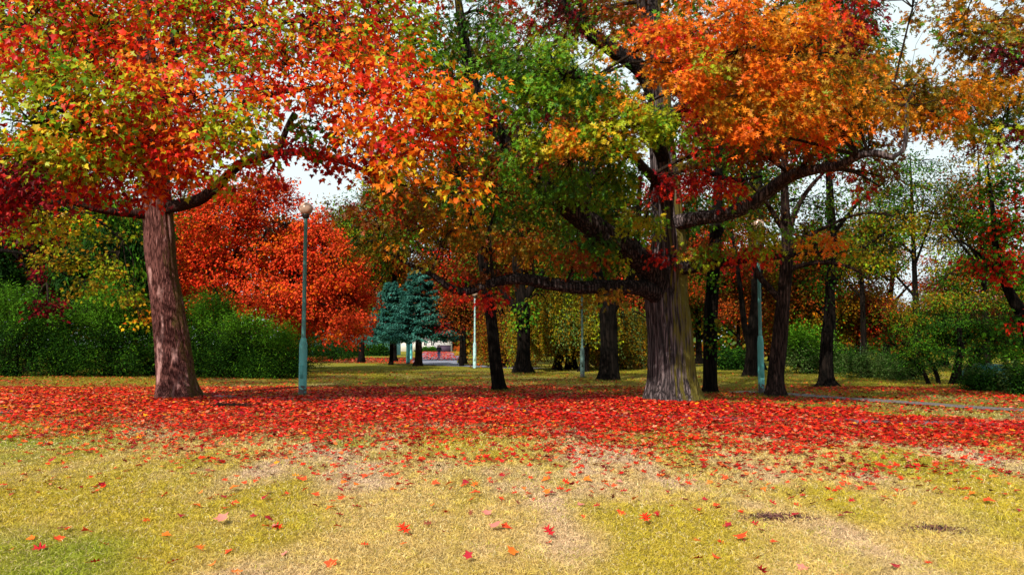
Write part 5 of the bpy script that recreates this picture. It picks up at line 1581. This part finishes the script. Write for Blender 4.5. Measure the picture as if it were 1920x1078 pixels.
# ================================================================== LAMP POSTS
M_TEAL = paint_mat('teal_paint', (.08, .36, .34), .45, .12, 5, stain=(.04, .025, .022), stain_z=(0, .55))
M_TEALP = paint_mat('teal_paint_pole', (.065, .24, .225), .45, .15, 5)
M_TURQ = paint_mat('turquoise_paint', (.14, .62, .60), .45, .08, 5, stain=(.04, .03, .03), stain_z=(0, .3))
M_PEEL = paint_mat('peeling_paint', (.32, .52, .52), .6, .25, 5, stain=(.07, .05, .045))
M_GREYG = paint_mat('grey_green_paint', (.08, .15, .13), .5, .2, 5, stain=(.05, .04, .035), stain_z=(0, .4))
M_GLOBE = paint_mat('globe_glass', (.50, .34, .26), .2, .10, 2.5, bump=0)
M_BLACK = paint_mat('black_metal', (.02, .018, .018), .5, .3, 8)


def lamp(px, py, H, label, mat, matp, wide=1.65, rb=.122, rp=.062, globe=.205, group='park lamp posts'):
    b = gpt(px, py)
    b[2] += .05
    root = thing('lamp_post', label, 'lamp post', b, group)
    x, y, z = b
    mb = MB()
    mb.lathe([(rb * 1.04, -.12), (rb * 1.04, .02), (rb, .03), (rb, wide - .10), (rb * .96, wide - .06), (rp * 1.35, wide + .1), (rp * 1.15, wide + .13)], x, y, 32, z)
    base = mb.build('base_column', mat, root, smooth=True)
    mb = MB()
    mb.box(x - .045, x + .045, y - rb - .012, y - rb + .03, z + .55, z + .95)
    mb.build('service_door', mat, base)
    mb = MB()
    mb.lathe([(rp * 1.05, wide + .06), (rp, wide + .8), (rp * .86, H - .25), (rp * .84, H - .02)], x, y, 20, z)
    mb.build('pole', matp, root, smooth=True)
    mb = MB()
    mb.lathe([(rp * .9, H - .12), (rp * 1.5, H - .10), (globe * .55, H - .02), (globe * .60, H + .03), (globe * .52, H + .035)], x, y, 24, z)
    mb.build('lamp_collar', M_BLACK, root, smooth=True)
    mb = MB()
    t = np.linspace(-1.15, pi / 2, 22)
    mb.lathe([(max(globe * cos(q), .001), H + .19 + globe * sin(q)) for q in t], x, y, 36, z)
    mb.build('lamp_globe', M_GLOBE, root, smooth=True)
    return root


lamp(567, 743, 5.55, 'teal lamp post with a beige globe beside the leaning maple', M_TEAL, M_TEALP)
lamp(1428, 738, 5.3, 'teal lamp post beside the branching tree, its globe lost in leaves', M_TEAL, M_TEALP, 1.75, .10, .055)
lamp(1092, 708, 5.2, 'grey-green lamp post in front of the willow curtain', M_GREYG, M_GREYG, 1.4, .11, .05)
lamp(890, 691, 5.0, 'pale post with flaking paint beside the slim leaning tree', M_PEEL, M_PEEL, 1.7, .115, .065)
lamp(765, 682, 5.0, 'bright turquoise lamp post directly before the thick spruce trunk', M_TURQ, M_TURQ, 1.9, .17, .09)
lamp(770.5, 675, 5.0, 'second turquoise lamp post half hidden behind the first', M_TURQ, M_TURQ, 1.9, .17, .09)
lamp(1616, 687, 5.0, 'thin pale green post standing behind the sage bush', M_PEEL, M_PEEL, 1.5, .10, .055)

# ================================================================== BUILDINGS
M_WHITE = paint_mat('house_render', (.86, .80, .78), .85, .05, .6)
M_ROOF = paint_mat('roof_tiles', (.22, .08, .05), .8, .25, 3)
M_FRAME = paint_mat('window_frame', (.80, .78, .74), .6, .05, 4)
M_PANE = paint_mat('window_glass', (.02, .025, .03), .12, .2, 3, bump=0)
M_TEALW = paint_mat('turquoise_render', (.15, .42, .40), .85, .07, .5)
M_PLINTH = paint_mat('plum_wall', (.035, .016, .04), .8, .2, 1.5)


def window(par, x, y, z, w, h):
    mb = MB()
    t = .09
    mb.box(x - w / 2, x + w / 2, y - .07, y + .02, z, z + t)
    mb.box(x - w / 2, x + w / 2, y - .07, y + .02, z + h - t, z + h)
    mb.box(x - w / 2, x - w / 2 + t, y - .07, y + .02, z + t, z + h - t)
    mb.box(x + w / 2 - t, x + w / 2, y - .07, y + .02, z + t, z + h - t)
    mb.box(x - t / 2, x + t / 2, y - .066, y + .02, z + t, z + h - t)
    mb.box(x - w / 2 + t, x - t / 2, y - .06, y + .02, z + h * .64, z + h * .64 + t * .8)
    mb.box(x + t / 2, x + w / 2 - t, y - .06, y + .02, z + h * .64, z + h * .64 + t * .8)
    f = mb.build('window', M_FRAME, par)
    mb = MB()
    mb.box(x - w / 2 + t * .8, x + w / 2 - t * .8, y - .02, y + .03, z + t * .8, z + h - t * .8)
    mb.build('pane', M_PANE, f)
    mb = MB()
    mb.box(x - w / 2 - .12, x + w / 2 + .12, y - .16, y - .005, z - .12, z - .003)
    mb.build('sill', M_FRAME, f)


Y = 250.0
x0, x1 = W(700, 650, Y)[0], W(843, 650, Y)[0]
root = thing('white_house', 'white house with dark two-leaf windows at the end of the far path', 'house', ((x0 + x1) / 2, Y, 0))
mb = MB()
mb.box(x0, x1, Y, Y + 11, -.3, 7.2)
mb.build('wall', M_WHITE, root)
mb = MB()
ym, zt = Y + 5.5, 11.2
v = [(x0 - .5, Y - .5, 7.1), (x1 + .5, Y - .5, 7.1), (x1 + .5, Y + 11.5, 7.1), (x0 - .5, Y + 11.5, 7.1), (x0 + 4, ym, zt), (x1 - 4, ym, zt)]
mb.add(v, [np.array([(0, 1, 5, 4), (2, 3, 4, 5), (0, 3, 2, 1)]), np.array([(1, 2, 5), (3, 0, 4)])])
rf = mb.build('roof', M_ROOF, root)
mb = MB()
mb.box((x0 + x1) / 2 - .5, (x0 + x1) / 2 + .5, ym - 1.2, ym - .2, 9.5, 12.2)
mb.build('chimney', M_ROOF, rf)
for pxw in (710, 728, 746, 764, 797.5, 811):
    window(root, W(pxw, 650, Y)[0], Y, 1.75, 1.05, 1.95)
for pxw in (710, 728, 746, 764, 797.5, 811, 828):
    window(root, W(pxw, 650, Y)[0], Y, 4.7, 1.05, 1.7)
root = thing('garden_wall', 'dark plum-coloured low wall beside the white house', 'wall', (W(832, 650, 235)[0], 235, 0))
mb = MB()
mb.box(W(820, 650, 235)[0], W(845, 650, 235)[0], 235, 235.4, -.2, 1.8)
mb.build('wall', M_PLINTH, root)
mb = MB()
mb.box(W(820, 650, 235)[0] - .1, W(845, 650, 235)[0] + .1, 234.9, 235.5, 1.803, 1.95)
mb.build('coping', M_PLINTH, root)

Y = 140.0
x0, x1 = W(560, 650, Y)[0], W(738, 650, Y)[0]
root = thing('turquoise_building', 'low flat-roofed turquoise building behind the red maple', 'building', ((x0 + x1) / 2, Y, 0))
mb = MB()
mb.box(x0, x1, Y, Y + 9, -.3, 4.6)
mb.build('wall', M_TEALW, root)
mb = MB()
mb.box(x0 - .3, x1 + .3, Y - .3, Y + 9.3, 4.603, 4.9)
mb.build('roof', paint_mat('roof_felt', (.10, .12, .12), .9, .2, 2), root)
for pxw in (600, 640):
    window(root, W(pxw, 650, Y)[0], Y, 1.9, 1.2, 1.3)

# tarpaulin-covered boat-like heap
b = gpt(1868, 719)
mb = MB()
g_ = np.linspace(-1, 1, 33)
A, B_ = np.meshgrid(g_, g_)
hh = np.clip(1 - np.abs(A) ** 3.5, 0, 1) ** .6 * np.clip(1 - np.abs(B_) ** 3, 0, 1) ** .6
Z = .80 * hh * (1 - .12 * A) + .035 * n2(A * 3, B_ * 3, 1.5, 1.0) * hh + .03 * np.abs(np.sin(A * 7 + B_ * 2)) * hh
v = np.stack([b[0] + A * 1.15, b[1] + .3 + B_ * .8, b[2] + .05 + Z], -1)
idx = np.arange(33 * 33).reshape(33, 33)
mb.add(v, np.stack([idx[:-1, :-1], idx[:-1, 1:], idx[1:, 1:], idx[1:, :-1]], -1).reshape(-1, 4))
o = mb.build('tarpaulin', paint_mat('teal_tarpaulin', (.03, .15, .13), .4, .25, 3, bump=.2), smooth=True, origin=b)
tag(o, 'dark teal tarpaulin stretched over a low heap behind the berry bush', 'tarpaulin')


# far parked car seen past the oak trunk
def car(px, Y, label):
    x0 = W(px, 650, Y)[0]
    root = thing('parked_car', label, 'car', (x0, Y, 0))
    prof = [(-2.1, .35), (-2.15, .6), (-2.05, .85), (-1.35, .95), (-.8, 1.38), (.7, 1.42), (1.5, .98), (2.05, .88), (2.12, .6), (2.08, .35)]
    mb = MB()
    rows = []
    for yy, s, top in [(-.85, .96, .93), (-.80, 1, 1), (.80, 1, 1), (.85, .96, .93)]:
        rows.append([(x0 + p[0] * s, Y + yy * (1 if p[1] < 1 else .82), p[1] if p[1] < .5 else p[1] * (top if p[1] > 1 else 1)) for p in prof])
    v = np.array(rows).reshape(-1, 3)
    n = len(prof)
    f = [(i * n + j, i * n + (j + 1) % n, (i + 1) * n + (j + 1) % n, (i + 1) * n + j) for i in range(3) for j in range(n)]
    mb.add(v, [np.array(f), np.array([tuple(range(n)), tuple(range(3 * n, 4 * n))[::-1]])])
    mb.build('body', M_BLACK, root)
    for a_, b_ in (((-1.15, .98), (-.1, 1.0)), ((0, 1.0), (1.2, .98))):
        mb = MB()
        yy = Y - .80
        q = [(a_[0], a_[1]), (b_[0], b_[1]), (b_[0] if b_[0] < 0 else .72, 1.31), (max(a_[0] + .42, a_[0]) if a_[0] < -.5 else a_[0], 1.31)]
        mb.add([(x0 + x, yy - .05 + .07 * (z > 1.2), z) for x, z in q] + [(x0 + x, yy + .05, z) for x, z in q],
               np.array([(0, 1, 2, 3), (7, 6, 5, 4), (0, 4, 5, 1), (2, 6, 7, 3), (1, 5, 6, 2), (0, 3, 7, 4)]))
        mb.build('window', paint_mat('car_glass', (.10, .26, .26), .08, .1, 3, bump=0), root)  # teal base colour stands in for sky reflected in the glass
    for sx in (-1.3, 1.3):
        for sy in (-.80, .62):
            mb = MB()
            a = np.arange(24) * 2 * pi / 24
            v = []
            for yy, r in ((0, .30), (.02, .33), (.18, .33), (.20, .30)):
                v.append(np.stack([x0 + sx + r * np.cos(a), np.full(24, Y + sy - .02 + yy), .33 + r * np.sin(a)], -1))
            i = np.arange(24)
            j = (i + 1) % 24
            fs = np.concatenate([np.stack([k * 24 + i, k * 24 + j, (k + 1) * 24 + j, (k + 1) * 24 + i], -1) for k in range(3)])
            mb.add(np.concatenate(v), [fs, np.array([tuple(range(24))]), np.array([tuple(range(72, 96))])])
            mb.build('wheel', M_BLACK, root)


car(1203, 96, 'dark parked car glimpsed between the willow curtain and the oak trunk')

# ================================================================== THE WALKER
def skin_body(name, joints, edges, radii, mat, parent=None, sub=2):
    me = bpy.data.meshes.new(name)
    me.from_pydata(joints, edges, [])
    o = bpy.data.objects.new(name, me)
    COL.objects.link(o)
    o.modifiers.new('skin', 'SKIN')
    if not me.skin_vertices:
        bpy.context.view_layer.objects.active = o
    sk = me.skin_vertices[0].data
    for i, r in enumerate(radii):
        sk[i].radius = r if isinstance(r, tuple) else (r, r)
        sk[i].use_root = (i == 0)
    s = o.modifiers.new('sub', 'SUBSURF')
    s.levels = s.render_levels = sub
    me.materials.append(mat)
    if parent:
        o.parent = parent
    return o


M_SKIN = paint_mat('skin', (.55, .30, .22), .5, .08, 8)
M_JACKET = paint_mat('dark_jacket', (.018, .018, .030), .85, .3, 12, bump=.3)
M_JEANS = paint_mat('blue_jeans', (.07, .17, .36), .9, .2, 14, bump=.2)
M_HAIR = paint_mat('dark_hair', (.025, .016, .012), .6, .3, 20)
M_SHOE = paint_mat('dark_shoe', (.02, .02, .02), .5, .2, 10)
b = gpt(823, 674.5)
b[2] += .06
per = thing('person', 'person walking away in a dark jacket and blue jeans on the far path', 'person', b)
# facing +y (away); x to the side
J = [(0, 0, .95), (0, .01, 1.12), (0, .03, 1.30), (0, .03, 1.43), (0, .05, 1.52), (0, .07, 1.61), (0, .075, 1.70),
     (-.09, 0, .90), (-.10, .12, .50), (-.10, .16, .09), (-.11, .28, .04),
     (.09, 0, .90), (.10, -.02, .50), (.10, -.20, .12), (.11, -.12, .04),
     (-.19, .03, 1.40), (-.25, -.05, 1.14), (-.22, .06, .92), (-.21, .10, .84),
     (.19, .03, 1.40), (.25, .06, 1.14), (.20, .22, .98), (.17, .27, .94)]
E = [(0, 1), (1, 2), (2, 3), (3, 4), (4, 5), (5, 6), (0, 7), (7, 8), (8, 9), (9, 10), (0, 11), (11, 12), (12, 13), (13, 14), (3, 15), (15, 16), (16, 17), (17, 18), (3, 19), (19, 20), (20, 21), (21, 22)]
Rr = [(.14, .10), (.13, .095), (.15, .10), (.10, .08), .052, (.075, .09), (.07, .085), .085, .058, .042, .035, .085, .058, .042, .035, .055, .042, .032, .026, .055, .042, .032, .026]
body = skin_body('body', J, E, Rr, M_SKIN, per)
hands = MB()
for hx, hy, hz in ((-.21, .11, .82), (.16, .285, .925)):
    A = np.array([[hx + (k - 1.5) * .018, hy, hz] for k in range(4)] + [[hx + .03, hy + .01, hz + .03]])
    B = A + np.array([[0, .012 + .004 * k, -.075 - .012 * (k in (1, 2))] for k in range(4)] + [[.02, .03, -.045]])
    twigs(hands, A, B, .009, .007, 0, .02, 4, 6)
hands.v = [v + b for v in hands.v]
hands.build('fingers', M_SKIN, per)
Ji = [(0, 0, .88), (0, 0, 1.0), (0, .01, 1.14), (0, .03, 1.30), (0, .03, 1.42), (0, .04, 1.49), (-.19, .03, 1.40), (-.25, -.05, 1.14), (-.225, .05, .94), (.19, .03, 1.40), (.25, .06, 1.14), (.205, .205, .99)]
skin_body('jacket', Ji, [(0, 1), (1, 2), (2, 3), (3, 4), (4, 5), (4, 6), (6, 7), (7, 8), (4, 9), (9, 10), (10, 11)],
          [(.18, .135), (.185, .14), (.18, .135), (.195, .14), (.14, .11), .075, .085, .068, .05, .085, .068, .05], M_JACKET, per)
skin_body('jeans', [(0, 0, .98), (0, 0, .90), (-.095, .02, .84), (-.10, .12, .50), (-.10, .16, .10), (.095, 0, .84), (.10, -.02, .50), (.10, -.19, .13)],
          [(0, 1), (1, 2), (2, 3), (3, 4), (1, 5), (5, 6), (6, 7)], [(.15, .11), (.15, .115), .105, .078, .062, .105, .078, .062], M_JEANS, per)
skin_body('hair', [(0, .05, 1.60), (0, .055, 1.67), (0, .065, 1.735)], [(0, 1), (1, 2)], [(.08, .085), (.088, .1), (.06, .075)], M_HAIR, per)
for p_, q_, n_ in (((-.10, .13, .05), (-.11, .33, .04), 0), ((.10, -.22, .09), (.11, -.06, .035), 1)):
    skin_body('shoe', [p_, tuple((np.array(p_) + q_) / 2), q_], [(0, 1), (1, 2)], [(.05, .05), (.052, .045), (.042, .032)], M_SHOE, per)
for o_ in list(sc.objects):
    if '_o' in o_:
        del o_['_o']
